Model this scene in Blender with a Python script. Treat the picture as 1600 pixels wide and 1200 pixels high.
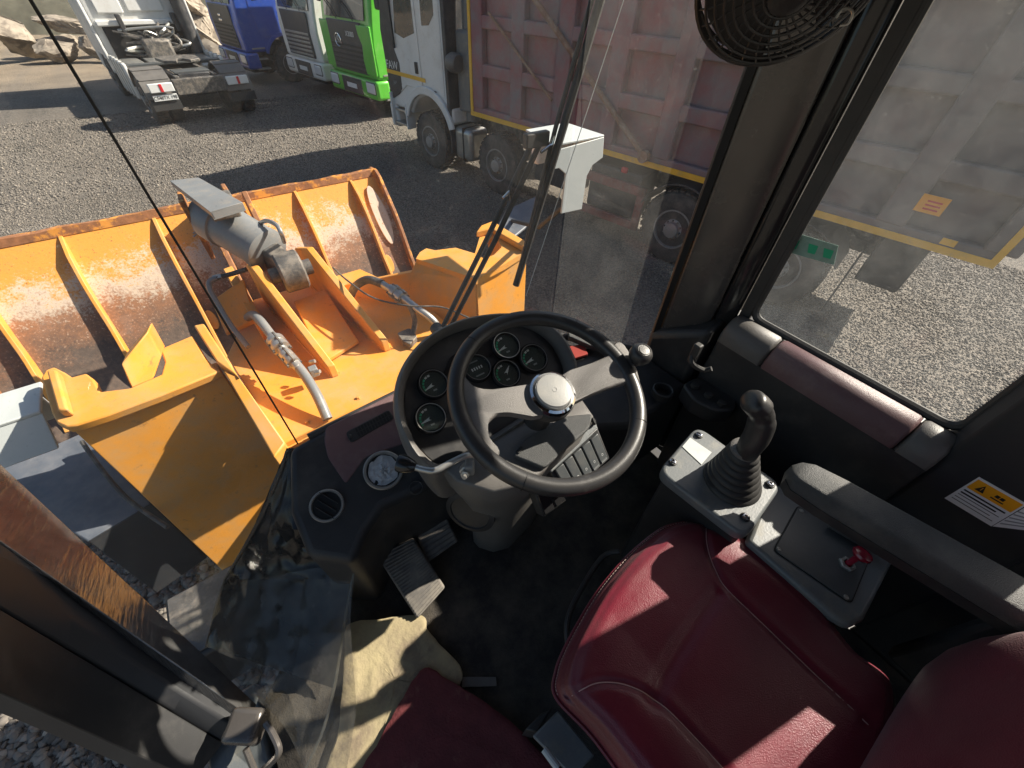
import bpy, bmesh, math, random
import numpy as np
from mathutils import Vector, Matrix
for _o in list(bpy.data.objects): bpy.data.objects.remove(_o)
scene = bpy.context.scene
COL = scene.collection
rad = math.radians
# ------------------------------------------------------------------ camera
CF = 630.0                                   # focal length, in 1600-px-wide pixels
PITCH, ROLL, YAW = rad(45.9), rad(2.2), rad(37)
CAM = Vector((-0.39, 0.0, 3.1))
_h = Vector((math.sin(YAW), math.cos(YAW), 0)); _r0 = Vector((math.cos(YAW), -math.sin(YAW), 0)); _up = Vector((0, 0, 1))
_d = _h*math.cos(PITCH) - _up*math.sin(PITCH); _u0 = _h*math.sin(PITCH) + _up*math.cos(PITCH)
_R = _r0*math.cos(ROLL) + _u0*math.sin(ROLL); _U = _u0*math.cos(ROLL) - _r0*math.sin(ROLL)
cd = bpy.data.cameras.new('camera'); cam = bpy.data.objects.new('camera', cd); COL.objects.link(cam)
cam.matrix_world = Matrix((( _R.x, _U.x, -_d.x, CAM.x), (_R.y, _U.y, -_d.y, CAM.y), (_R.z, _U.z, -_d.z, CAM.z), (0, 0, 0, 1)))
cd.sensor_fit = 'HORIZONTAL'; cd.sensor_width = 36; cd.lens = 36*CF/1600; cd.clip_start = 0.02; cd.clip_end = 2000
scene.camera = cam
# ------------------------------------------------------------------ sky, sun, exposure
SUN_EL, SUN_AZ = 35.0, 101.5                 # azimuth clockwise from the loader's forward (+Y)
world = bpy.data.worlds.new('World'); scene.world = world; world.use_nodes = True
wn = world.node_tree; bg = wn.nodes['Background']
sky = wn.nodes.new('ShaderNodeTexSky'); sky.sky_type = 'NISHITA'; sky.sun_disc = False
sky.sun_elevation = rad(SUN_EL); sky.sun_rotation = rad(SUN_AZ); sky.air_density = 1.2; sky.dust_density = 2.0
wn.links.new(sky.outputs[0], bg.inputs[0]); bg.inputs[1].default_value = 0.056
sl = bpy.data.lights.new('sun', 'SUN'); sl.energy = 5.0; sl.angle = rad(0.6); sl.color = (1.0, 0.91, 0.78)
sun = bpy.data.objects.new('sun', sl); COL.objects.link(sun)
to_sun = Vector((math.sin(rad(SUN_AZ))*math.cos(rad(SUN_EL)), math.cos(rad(SUN_AZ))*math.cos(rad(SUN_EL)), math.sin(rad(SUN_EL))))
sun.rotation_euler = to_sun.to_track_quat('Z', 'Y').to_euler(); sun.location = to_sun*30
scene.view_settings.view_transform = 'Standard'; scene.view_settings.look = 'None'
scene.view_settings.gamma = 1; scene.view_settings.use_curve_mapping = False
scene.view_settings.exposure = 1.15
scene.render.engine = 'CYCLES'
scene.cycles.transparent_max_bounces = 24
# ------------------------------------------------------------------ measuring: a pixel of the 1600x1200 photo, met with a plane of the place
def ray(x, y): return (_d*CF + _R*(x-800) - _U*(y-600)).normalized()
def pp(x, y, p, n):
    v = ray(x, y); n = Vector(n); return CAM + v*((Vector(p)-CAM).dot(n)/v.dot(n))
def pz(x, y, z): return pp(x, y, (0, 0, z), (0, 0, 1))
def pX(x, y, X): return pp(x, y, (X, 0, 0), (1, 0, 0))
def pY(x, y, Y): return pp(x, y, (0, Y, 0), (0, 1, 0))
# ------------------------------------------------------------------ materials
def mat(name, col, rough=.5, metal=0, var=.12, vs=6, bump=0, bs=150, col2=None, c2s=3, c2t=(.5, .62), spec=.5, coat=0, dust=None, dusts=(.45, .75), dsc=9):
    m = bpy.data.materials.new(name); m.use_nodes = True; t = m.node_tree; b = t.nodes['Principled BSDF']
    b.inputs['Roughness'].default_value = rough; b.inputs['Metallic'].default_value = metal; b.inputs['Specular IOR Level'].default_value = spec
    if coat: b.inputs['Coat Weight'].default_value = coat; b.inputs['Coat Roughness'].default_value = .08
    tc = t.nodes.new('ShaderNodeTexCoord'); L = t.links.new
    def noise(s, d=5, r=.6):
        n = t.nodes.new('ShaderNodeTexNoise'); n.inputs['Scale'].default_value = s; n.inputs['Detail'].default_value = d; n.inputs['Roughness'].default_value = r
        L(tc.outputs['Object'], n.inputs['Vector']); return n.outputs[0]
    def mix(f, a, c):
        x = t.nodes.new('ShaderNodeMix'); x.data_type = 'RGBA'; L(f, x.inputs[0])
        for s, k in ((a, 6), (c, 7)):
            if isinstance(s, tuple): x.inputs[k].default_value = (*s[:3], 1)
            else: L(s, x.inputs[k])
        return x.outputs[2]
    def ramp(f, lo, hi):
        r = t.nodes.new('ShaderNodeMapRange'); r.inputs[1].default_value = lo; r.inputs[2].default_value = hi; L(f, r.inputs[0]); r.clamp = True; return r.outputs[0]
    n0 = noise(vs)
    c = mix(ramp(n0, .3, .7), tuple(k*(1-var) for k in col), tuple(min(1, k*(1+var)) for k in col))
    if col2: c = mix(ramp(noise(c2s, 8, .65), *c2t), c, col2)
    if dust:
        f = ramp(noise(dsc, 8, .7), *dusts); c = mix(f, c, dust)
        r = t.nodes.new('ShaderNodeMapRange'); r.inputs[3].default_value = rough; r.inputs[4].default_value = min(1, rough+.3); L(f, r.inputs[0]); L(r.outputs[0], b.inputs['Roughness'])
    L(c, b.inputs['Base Color'])
    if bump:
        bn = t.nodes.new('ShaderNodeBump'); bn.inputs['Strength'].default_value = bump; bn.inputs['Distance'].default_value = .004
        L(noise(bs, 3, .6), bn.inputs['Height']); L(bn.outputs[0], b.inputs['Normal'])
    return m
def emptymat(name):
    m = bpy.data.materials.new(name); m.use_nodes = True; t = m.node_tree; t.nodes.clear()
    o = t.nodes.new('ShaderNodeOutputMaterial'); return m, t, o
def glass(name, tint, dust, lo, hi, speck, spec_col=(.75, .75, .72), refl=.06, trans=.6):
    """thin pane: clear with a weak mirror and a film of dust that catches the sun"""
    m, t, o = emptymat(name); L = t.links.new; N = t.nodes.new
    tr = N('ShaderNodeBsdfTransparent'); tr.inputs[0].default_value = (*tint, 1)
    gl = N('ShaderNodeBsdfGlossy'); gl.inputs['Roughness'].default_value = .015
    ge = N('ShaderNodeNewGeometry'); dt = N('ShaderNodeVectorMath'); dt.operation = 'DOT_PRODUCT'; L(ge.outputs['Incoming'], dt.inputs[0]); L(ge.outputs['Normal'], dt.inputs[1])
    def mth(op, a, v=None):
        k = N('ShaderNodeMath'); k.operation = op; L(a, k.inputs[0])
        if v is not None: k.inputs[1].default_value = v
        return k.outputs[0]
    ab = mth('ABSOLUTE', dt.outputs['Value']); inv = N('ShaderNodeMath'); inv.operation = 'SUBTRACT'; inv.inputs[0].default_value = 1; L(ab, inv.inputs[1])
    fr = mth('ADD', mth('MULTIPLY', mth('POWER', inv.outputs[0], 5.0), .9), .04)     # Fresnel of a thin pane, the same from both sides
    mx = N('ShaderNodeMixShader'); L(fr, mx.inputs[0]); L(tr.outputs[0], mx.inputs[1]); L(gl.outputs[0], mx.inputs[2])
    df = N('ShaderNodeBsdfDiffuse'); df.inputs[0].default_value = (*spec_col, 1)
    tl = N('ShaderNodeBsdfTranslucent'); tl.inputs[0].default_value = (*spec_col, 1)
    dm = N('ShaderNodeMixShader'); dm.inputs[0].default_value = trans; L(df.outputs[0], dm.inputs[1]); L(tl.outputs[0], dm.inputs[2])
    tc = N('ShaderNodeTexCoord')
    n1 = N('ShaderNodeTexNoise'); n1.inputs['Scale'].default_value = 7; n1.inputs['Detail'].default_value = 8; n1.inputs['Roughness'].default_value = .7; L(tc.outputs['Object'], n1.inputs['Vector'])
    n2 = N('ShaderNodeTexNoise'); n2.inputs['Scale'].default_value = 170; n2.inputs['Detail'].default_value = 2; L(tc.outputs['Object'], n2.inputs['Vector'])
    r1 = N('ShaderNodeMapRange'); r1.inputs[1].default_value = lo; r1.inputs[2].default_value = hi; r1.inputs[3].default_value = dust*.35; r1.inputs[4].default_value = dust; L(n1.outputs[0], r1.inputs[0])
    r2 = N('ShaderNodeMapRange'); r2.inputs[1].default_value = .66; r2.inputs[2].default_value = .8; r2.inputs[3].default_value = 0; r2.inputs[4].default_value = speck; L(n2.outputs[0], r2.inputs[0])
    ad = N('ShaderNodeMath'); ad.operation = 'ADD'; ad.use_clamp = True; L(r1.outputs[0], ad.inputs[0]); L(r2.outputs[0], ad.inputs[1])
    m2 = N('ShaderNodeMixShader'); L(ad.outputs[0], m2.inputs[0]); L(mx.outputs[0], m2.inputs[1]); L(dm.outputs[0], m2.inputs[2])
    L(m2.outputs[0], o.inputs[0]); return m

M = {}
DUST = (.36, .31, .25)
M['yellow'] = mat('loader_yellow', (.74, .315, .045), .45, var=.07, vs=3, bump=.08, bs=60, dust=(.50, .32, .15), dusts=(.42, .80), dsc=5, col2=(.26, .13, .06), c2s=15, c2t=(.62, .74))
M['steel'] = mat('grey_paint', (.20, .205, .205), .38, var=.1, dust=DUST, dusts=(.5, .9), bump=.05, bs=80)
M['steel_dark'] = mat('worn_steel', (.10, .095, .09), .5, metal=.3, var=.3, vs=25, dust=DUST, bump=.2, bs=60)
M['zinc'] = mat('zinc', (.42, .42, .40), .35, metal=.7, var=.15, dust=DUST, dusts=(.5, .8))
M['hose'] = mat('hose_rubber', (.045, .045, .045), .55, var=.2, dust=DUST, dusts=(.45, .9))
M['lampbox'] = mat('pale_grey_sheet', (.50, .53, .52), .5, var=.04, dust=DUST, dusts=(.6, .95))
M['fender'] = mat('fender_paint', (.10, .115, .14), .42, var=.12, dust=(.22, .22, .23), dusts=(.4, .9))
M['plastic'] = mat('black_plastic', (.030, .030, .031), .48, var=.15, bump=.12, bs=420, dust=(.10, .092, .08), dusts=(.5, .95))
M['plastic_grey'] = mat('dark_grey_plastic', (.125, .117, .108), .45, var=.12, bump=.25, bs=420, dust=(.20, .185, .16), dusts=(.5, .95))
M['grain'] = mat('grained_grey_plastic', (.065, .067, .067), .5, var=.15, bump=.6, bs=520, dust=(.19, .18, .16), dusts=(.5, .95))
M['rubber'] = mat('rubber', (.035, .034, .033), .55, var=.2, bump=.1)
M['rim_black'] = mat('steering_rim_plastic', (.035, .034, .034), .36, var=.1, bump=.1, bs=500, dust=(.09, .085, .08), dusts=(.55, .9), dsc=25)
M['spoke'] = mat('steering_spoke_plastic', (.17, .16, .15), .45, var=.06, bump=.5, bs=600)
M['chrome'] = mat('chrome', (.75, .75, .76), .07, metal=1, var=.02)
M['cap'] = mat('hub_cap_grey', (.30, .30, .29), .38, var=.08, bump=.1, bs=300, dust=(.38, .36, .32), dusts=(.5, .9), dsc=30)
M['panel'] = mat('console_grey_metal', (.145, .157, .162), .38, var=.08, bump=.12, bs=200, dust=(.30, .27, .20), dusts=(.5, .9), dsc=14)
M['panel_dark'] = mat('console_plate_dark', (.075, .082, .085), .42, var=.08, dust=(.16, .15, .13), dusts=(.5, .95), dsc=14)
M['maroon'] = mat('maroon_trim_plastic', (.15, .085, .088), .40, var=.08, bump=.3, bs=500, dust=(.26, .20, .18), dusts=(.5, .95))
M['carpet'] = mat('black_floor_mat', (.024, .022, .021), .9, var=.3, vs=30, bump=.7, bs=250, dust=(.13, .11, .085), dusts=(.40, .80), dsc=6)
M['pillar'] = mat('pillar_paint', (.11, .10, .092), .24, var=.1, metal=.35, dust=(.15, .135, .12), dusts=(.5, .95), bump=.05)
M['satin_black'] = mat('satin_black_paint', (.024, .025, .028), .55, var=.1, dust=(.06, .055, .05), dusts=(.5, .95), bump=.05)
M['tapefilm'] = mat('shiny_tape', (.20, .195, .19), .10, metal=.65, var=.2, vs=30, bump=.25, bs=90)
def streaks(m):
    t = m.node_tree; L = t.links.new; tc = t.nodes.new('ShaderNodeTexCoord'); mp = t.nodes.new('ShaderNodeMapping'); mp.inputs['Scale'].default_value = (260, 14, 14); mp.inputs['Rotation'].default_value = (.3, .5, .9); L(tc.outputs['Object'], mp.inputs[0])
    n = t.nodes.new('ShaderNodeTexNoise'); n.inputs['Scale'].default_value = 1; n.inputs['Detail'].default_value = 4; L(mp.outputs[0], n.inputs['Vector'])
    b = t.nodes.new('ShaderNodeBump'); b.inputs['Strength'].default_value = .35; b.inputs['Distance'].default_value = .003; L(n.outputs[0], b.inputs['Height']); L(b.outputs[0], t.nodes['Principled BSDF'].inputs['Normal'])
streaks(M['tapefilm'])
M['gloss_black'] = mat('gloss_black', (.02, .02, .021), .12, var=.1, dust=(.08, .07, .06), dusts=(.55, .95))
M['white'] = mat('white_paint', (.72, .72, .70), .35, var=.03, dust=(.45, .40, .33), dusts=(.5, .9), dsc=3)
M['blue'] = mat('blue_paint', (.02, .075, .40), .3, var=.06, dust=(.16, .19, .30), dusts=(.5, .95), dsc=3, coat=.4)
M['green'] = mat('green_paint', (.10, .48, .04), .32, var=.05, dust=(.3, .4, .2), dusts=(.55, .95), dsc=3, coat=.4)
M['dark'] = mat('dark_panel', (.035, .036, .04), .45, var=.15, dust=(.13, .12, .11), dusts=(.45, .9), dsc=5)
M['tyre'] = mat('tyre_rubber', (.040, .038, .036), .8, var=.2, bump=.3, bs=60, dust=(.17, .145, .12), dusts=(.4, .8), dsc=6)
M['wheel_rim'] = mat('wheel_steel', (.30, .30, .30), .5, metal=.3, var=.15, dust=(.25, .22, .18), dusts=(.4, .8), dsc=9)
M['red'] = mat('dump_red', (.30, .055, .065), .5, var=.12, vs=2, dust=(.22, .19, .20), dusts=(.30, .66), dsc=2.2, bump=.1, bs=40)
def tail_veil(m):  # grey veil of the dusty side window, put into the body's rear colour
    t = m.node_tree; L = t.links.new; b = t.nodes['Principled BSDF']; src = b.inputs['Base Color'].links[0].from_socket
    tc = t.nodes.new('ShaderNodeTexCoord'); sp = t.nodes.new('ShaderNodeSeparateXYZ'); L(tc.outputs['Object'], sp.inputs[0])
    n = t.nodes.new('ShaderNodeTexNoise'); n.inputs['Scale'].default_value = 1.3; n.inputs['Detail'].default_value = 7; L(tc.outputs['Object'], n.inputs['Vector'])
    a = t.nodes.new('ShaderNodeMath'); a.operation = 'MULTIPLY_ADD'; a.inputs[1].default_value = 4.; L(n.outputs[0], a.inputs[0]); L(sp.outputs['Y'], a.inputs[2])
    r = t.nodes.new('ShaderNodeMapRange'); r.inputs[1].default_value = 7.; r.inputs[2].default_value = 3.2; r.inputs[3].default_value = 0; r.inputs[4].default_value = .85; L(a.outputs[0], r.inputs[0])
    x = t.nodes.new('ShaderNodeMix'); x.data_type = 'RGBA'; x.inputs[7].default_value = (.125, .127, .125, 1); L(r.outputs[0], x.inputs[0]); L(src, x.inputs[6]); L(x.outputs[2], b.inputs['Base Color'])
tail_veil(M['red'])
M['redframe'] = mat('red_chassis', (.22, .05, .045), .5, var=.15, dust=(.2, .15, .13), dusts=(.4, .8))
M['tape'] = mat('yellow_tape', (.78, .44, .03), .4, var=.08, dust=(.35, .27, .14), dusts=(.55, .9), dsc=5)
M['rust'] = mat('rusty_bar', (.24, .12, .07), .7, var=.25, dust=DUST, dusts=(.45, .8))
M['black'] = mat('matt_black', (.012, .012, .012), .6, var=.1)
M['lamp_glass'] = mat('lamp_lens', (.65, .66, .68), .08, var=.1, vs=40, spec=.8)
M['lamp_red'] = mat('lamp_red', (.60, .02, .03), .2, var=.05)
M['truck_glass'] = mat('truck_window', (.03, .04, .045), .04, var=.2, spec=.9)
M['rock'] = mat('rock_slab', (.34, .29, .23), .9, var=.3, vs=3, col2=(.18, .15, .12), c2s=2.5, c2t=(.5, .6), bump=.6, bs=12)
M['button_red'] = mat('red_plastic', (.26, .008, .028), .25, var=.05, coat=.3)
M['white_print'] = mat('white_print', (.72, .73, .72), .5, var=.03)
M['grey_print'] = mat('grey_print', (.28, .29, .29), .5, var=.03)
M['orange_print'] = mat('orange_print', (.85, .36, .01), .45, var=.03)
M['yellow_print'] = mat('yellow_print', (.88, .68, .02), .45, var=.03)
M['teal_print'] = mat('teal_sticker', (.26, .40, .34), .5, var=.15, vs=60)
M['green_print'] = mat('green_print', (.02, .42, .22), .4, var=.03)
M['gauge_face'] = mat('gauge_face', (.045, .058, .054), .25, var=.1)
M['foam'] = mat('dirty_foam', (.50, .42, .24), .95, var=.18, vs=14, col2=(.22, .175, .12), c2s=7, c2t=(.36, .62), bump=.8, bs=45)
M['maroon_mat'] = mat('maroon_felt', (.13, .025, .028), .85, var=.2, vs=20, bump=.6, bs=160, dust=(.26, .13, .10), dusts=(.55, .8))
M['pedal'] = mat('pedal_rubber', (.13, .12, .11), .8, var=.2, dust=(.3, .27, .22), dusts=(.4, .8), dsc=20)
M['leaf'] = mat('hedge_leaf', (.035, .05, .025), .7, var=.4, vs=3)

def leather():
    m = mat('maroon_leather', (.145, .009, .022), .34, var=.2, vs=4, dust=(.18, .045, .05), dusts=(.5, 1.0), dsc=5); t = m.node_tree; L = t.links.new; b = t.nodes['Principled BSDF']
    tc = t.nodes.new('ShaderNodeTexCoord'); v = t.nodes.new('ShaderNodeTexVoronoi'); v.inputs['Scale'].default_value = 420; L(tc.outputs['Object'], v.inputs['Vector'])
    n = t.nodes.new('ShaderNodeTexNoise'); n.inputs['Scale'].default_value = 9; n.inputs['Detail'].default_value = 4; L(tc.outputs['Object'], n.inputs['Vector'])
    b1 = t.nodes.new('ShaderNodeBump'); b1.inputs['Strength'].default_value = .22; b1.inputs['Distance'].default_value = .002; L(v.outputs['Distance'], b1.inputs['Height'])
    b2 = t.nodes.new('ShaderNodeBump'); b2.inputs['Strength'].default_value = .10; b2.inputs['Distance'].default_value = .012; L(n.outputs[0], b2.inputs['Height']); L(b1.outputs[0], b2.inputs['Normal'])
    L(b2.outputs[0], b.inputs['Normal']); b.inputs['Sheen Weight'].default_value = .15; return m
M['leather'] = leather()

def bucket_mat():
    m = bpy.data.materials.new('worn_bucket'); m.use_nodes = True; t = m.node_tree; b = t.nodes['Principled BSDF']; L = t.links.new; N = t.nodes.new
    tc = N('ShaderNodeTexCoord'); sp = N('ShaderNodeSeparateXYZ'); L(tc.outputs['Object'], sp.inputs[0])
    def noise(s, d=8, r=.68):
        n = N('ShaderNodeTexNoise'); n.inputs['Scale'].default_value = s; n.inputs['Detail'].default_value = d; n.inputs['Roughness'].default_value = r; L(tc.outputs['Object'], n.inputs['Vector']); return n.outputs[0]
    def mr(f, a, c, lo=0., hi=1.):
        r = N('ShaderNodeMapRange'); r.inputs[1].default_value = a; r.inputs[2].default_value = c; r.inputs[3].default_value = lo; r.inputs[4].default_value = hi; L(f, r.inputs[0]); return r.outputs[0]
    def add(a, c):
        x = N('ShaderNodeMath'); x.operation = 'ADD'; L(a, x.inputs[0]); L(c, x.inputs[1]); return x.outputs[0]
    def mix(f, a, c):
        x = N('ShaderNodeMix'); x.data_type = 'RGBA'; L(f, x.inputs[0])
        for s, k in ((a, 6), (c, 7)):
            if isinstance(s, tuple): x.inputs[k].default_value = (*s, 1)
            else: L(s, x.inputs[k])
        return x.outputs[2]
    n1 = noise(4); n2 = noise(22); n3 = noise(60, 4)
    # scraped bare band low on the back, then rust below: wear by height with ragged edges
    h = add(sp.outputs['Z'], mr(n1, .2, .8, -.20, .20)); h = add(h, mr(n2, .2, .8, -.10, .10)); h = add(h, mr(n3, .2, .8, -.15, .15))
    paint = mix(mr(n2, .55, .75), (.70, .30, .05), (.60, .27, .075)); paint = mix(mr(n3, .60, .70), paint, (.20, .10, .05))
    c = mix(mr(h, 1.27, 1.13), paint, (.60, .49, .38))
    rust = mix(mr(n2, .4, .65), (.36, .17, .085), (.20, .11, .07)); rust = mix(mr(n3, .58, .68), rust, (.50, .36, .26))
    c = mix(mr(h, 1.12, .96), c, rust)
    low = mix(mr(n2, .4, .7), (.10, .075, .06), (.17, .12, .09)); c = mix(mr(h, .94, .68), c, low)  # lowest band: shadow on the shell put into the colour
    L(c, b.inputs['Base Color']); b.inputs['Roughness'].default_value = .55
    bn = N('ShaderNodeBump'); bn.inputs['Strength'].default_value = .25; bn.inputs['Distance'].default_value = .01; L(n2, bn.inputs['Height']); L(bn.outputs[0], b.inputs['Normal'])
    return m
M['bucket'] = bucket_mat()
M['bucket_edge'] = mat('rusty_edge', (.30, .13, .055), .7, var=.3, vs=20, col2=(.70, .30, .05), c2s=9, c2t=(.52, .6), bump=.3, bs=60)

def ground_mat():
    m = bpy.data.materials.new('gravel_ground'); m.use_nodes = True; t = m.node_tree; b = t.nodes['Principled BSDF']; L = t.links.new; N = t.nodes.new
    tc = N('ShaderNodeTexCoord'); sp = N('ShaderNodeSeparateXYZ'); L(tc.outputs['Object'], sp.inputs[0])
    v = N('ShaderNodeTexVoronoi'); v.inputs['Scale'].default_value = 48; L(tc.outputs['Object'], v.inputs['Vector'])
    n = N('ShaderNodeTexNoise'); n.inputs['Scale'].default_value = .7; n.inputs['Detail'].default_value = 6; L(tc.outputs['Object'], n.inputs['Vector'])
    nf = N('ShaderNodeTexNoise'); nf.inputs['Scale'].default_value = 70; nf.inputs['Detail'].default_value = 3; L(tc.outputs['Object'], nf.inputs['Vector'])
    cr = N('ShaderNodeSeparateColor'); L(v.outputs['Color'], cr.inputs[0])
    r = N('ShaderNodeValToRGB'); e = r.color_ramp.elements; e[0].position = 0; e[0].color = (.085, .078, .07, 1); e[1].position = 1; e[1].color = (.30, .26, .215, 1); k = e.new(.5); k.color = (.18, .16, .135, 1); L(cr.outputs[0], r.inputs[0])
    mx = N('ShaderNodeMix'); mx.data_type = 'RGBA'; mx.inputs[7].default_value = (.36, .285, .20, 1); L(r.outputs[0], mx.inputs[6])
    # sandy earth beyond the gravel yard
    a1 = N('ShaderNodeMath'); a1.operation = 'MULTIPLY_ADD'; a1.inputs[1].default_value = 5.; L(n.outputs[0], a1.inputs[0]); L(sp.outputs['Y'], a1.inputs[2])
    mr = N('ShaderNodeMapRange'); mr.inputs[1].default_value = 22.; mr.inputs[2].default_value = 27.; mr.inputs[3].default_value = 0; mr.inputs[4].default_value = .92; L(a1.outputs[0], mr.inputs[0]); L(mr.outputs[0], mx.inputs[0])
    m2 = N('ShaderNodeMix'); m2.data_type = 'RGBA'; m2.blend_type = 'MULTIPLY'; m2.inputs[0].default_value = .6; L(mx.outputs[2], m2.inputs[6])
    r2 = N('ShaderNodeMapRange'); r2.inputs[1].default_value = .3; r2.inputs[2].default_value = .7; r2.inputs[3].default_value = .6; r2.inputs[4].default_value = 1.25; L(n.outputs[0], r2.inputs[0]); L(r2.outputs[0], m2.inputs[7])
    mp = N('ShaderNodeMapping'); mp.inputs['Scale'].default_value = (1.6, .10, 1); mp.inputs['Rotation'].default_value = (0, 0, .15); L(tc.outputs['Object'], mp.inputs[0])
    nt = N('ShaderNodeTexNoise'); nt.inputs['Scale'].default_value = 1.; nt.inputs['Detail'].default_value = 5; L(mp.outputs[0], nt.inputs['Vector'])
    r3 = N('ShaderNodeMapRange'); r3.inputs[1].default_value = .45; r3.inputs[2].default_value = .65; r3.inputs[3].default_value = 0; r3.inputs[4].default_value = .5; L(nt.outputs[0], r3.inputs[0])
    m3 = N('ShaderNodeMix'); m3.data_type = 'RGBA'; m3.inputs[7].default_value = (.25, .215, .175, 1); L(r3.outputs[0], m3.inputs[0]); L(m2.outputs[2], m3.inputs[6])
    L(m3.outputs[2], b.inputs['Base Color']); b.inputs['Roughness'].default_value = .9
    ad = N('ShaderNodeMath'); ad.operation = 'ADD'; L(v.outputs['Distance'], ad.inputs[0]); L(nf.outputs[0], ad.inputs[1])
    bn = N('ShaderNodeBump'); bn.inputs['Strength'].default_value = .9; bn.inputs['Distance'].default_value = .03; bn.invert = True; L(ad.outputs[0], bn.inputs['Height']); L(bn.outputs[0], b.inputs['Normal'])
    return m
M['ground'] = ground_mat()
def stone_mat():
    m = bpy.data.materials.new('crushed_stone'); m.use_nodes = True; t = m.node_tree; b = t.nodes['Principled BSDF']; L = t.links.new; N = t.nodes.new
    g = N('ShaderNodeNewGeometry'); r = N('ShaderNodeValToRGB'); e = r.color_ramp.elements
    e[0].color = (.088, .08, .072, 1); e[1].color = (.31, .27, .225, 1); k = e.new(.6); k.color = (.19, .17, .145, 1); L(g.outputs['Random Per Island'], r.inputs[0]); L(r.outputs[0], b.inputs['Base Color']); b.inputs['Roughness'].default_value = .85
    return m
M['stone'] = stone_mat()
M['glass_front'] = glass('windshield_glass', (.95, .96, .955), .085, .35, .75, .14)
M['glass_corner'] = glass('corner_glass', (.95, .96, .955), .075, .35, .7, .12)
M['glass_side'] = glass('dusty_side_glass', (.96, .97, .97), .15, .35, .7, .10, spec_col=(.52, .54, .54), trans=.45)
M['glass_gauge'] = glass('gauge_glass', (.95, .97, .96), .05, .35, .7, .15)
M['film'] = glass('clear_plastic_film', (.80, .80, .77), .22, .35, .7, .1, spec_col=(.6, .58, .52))
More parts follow.
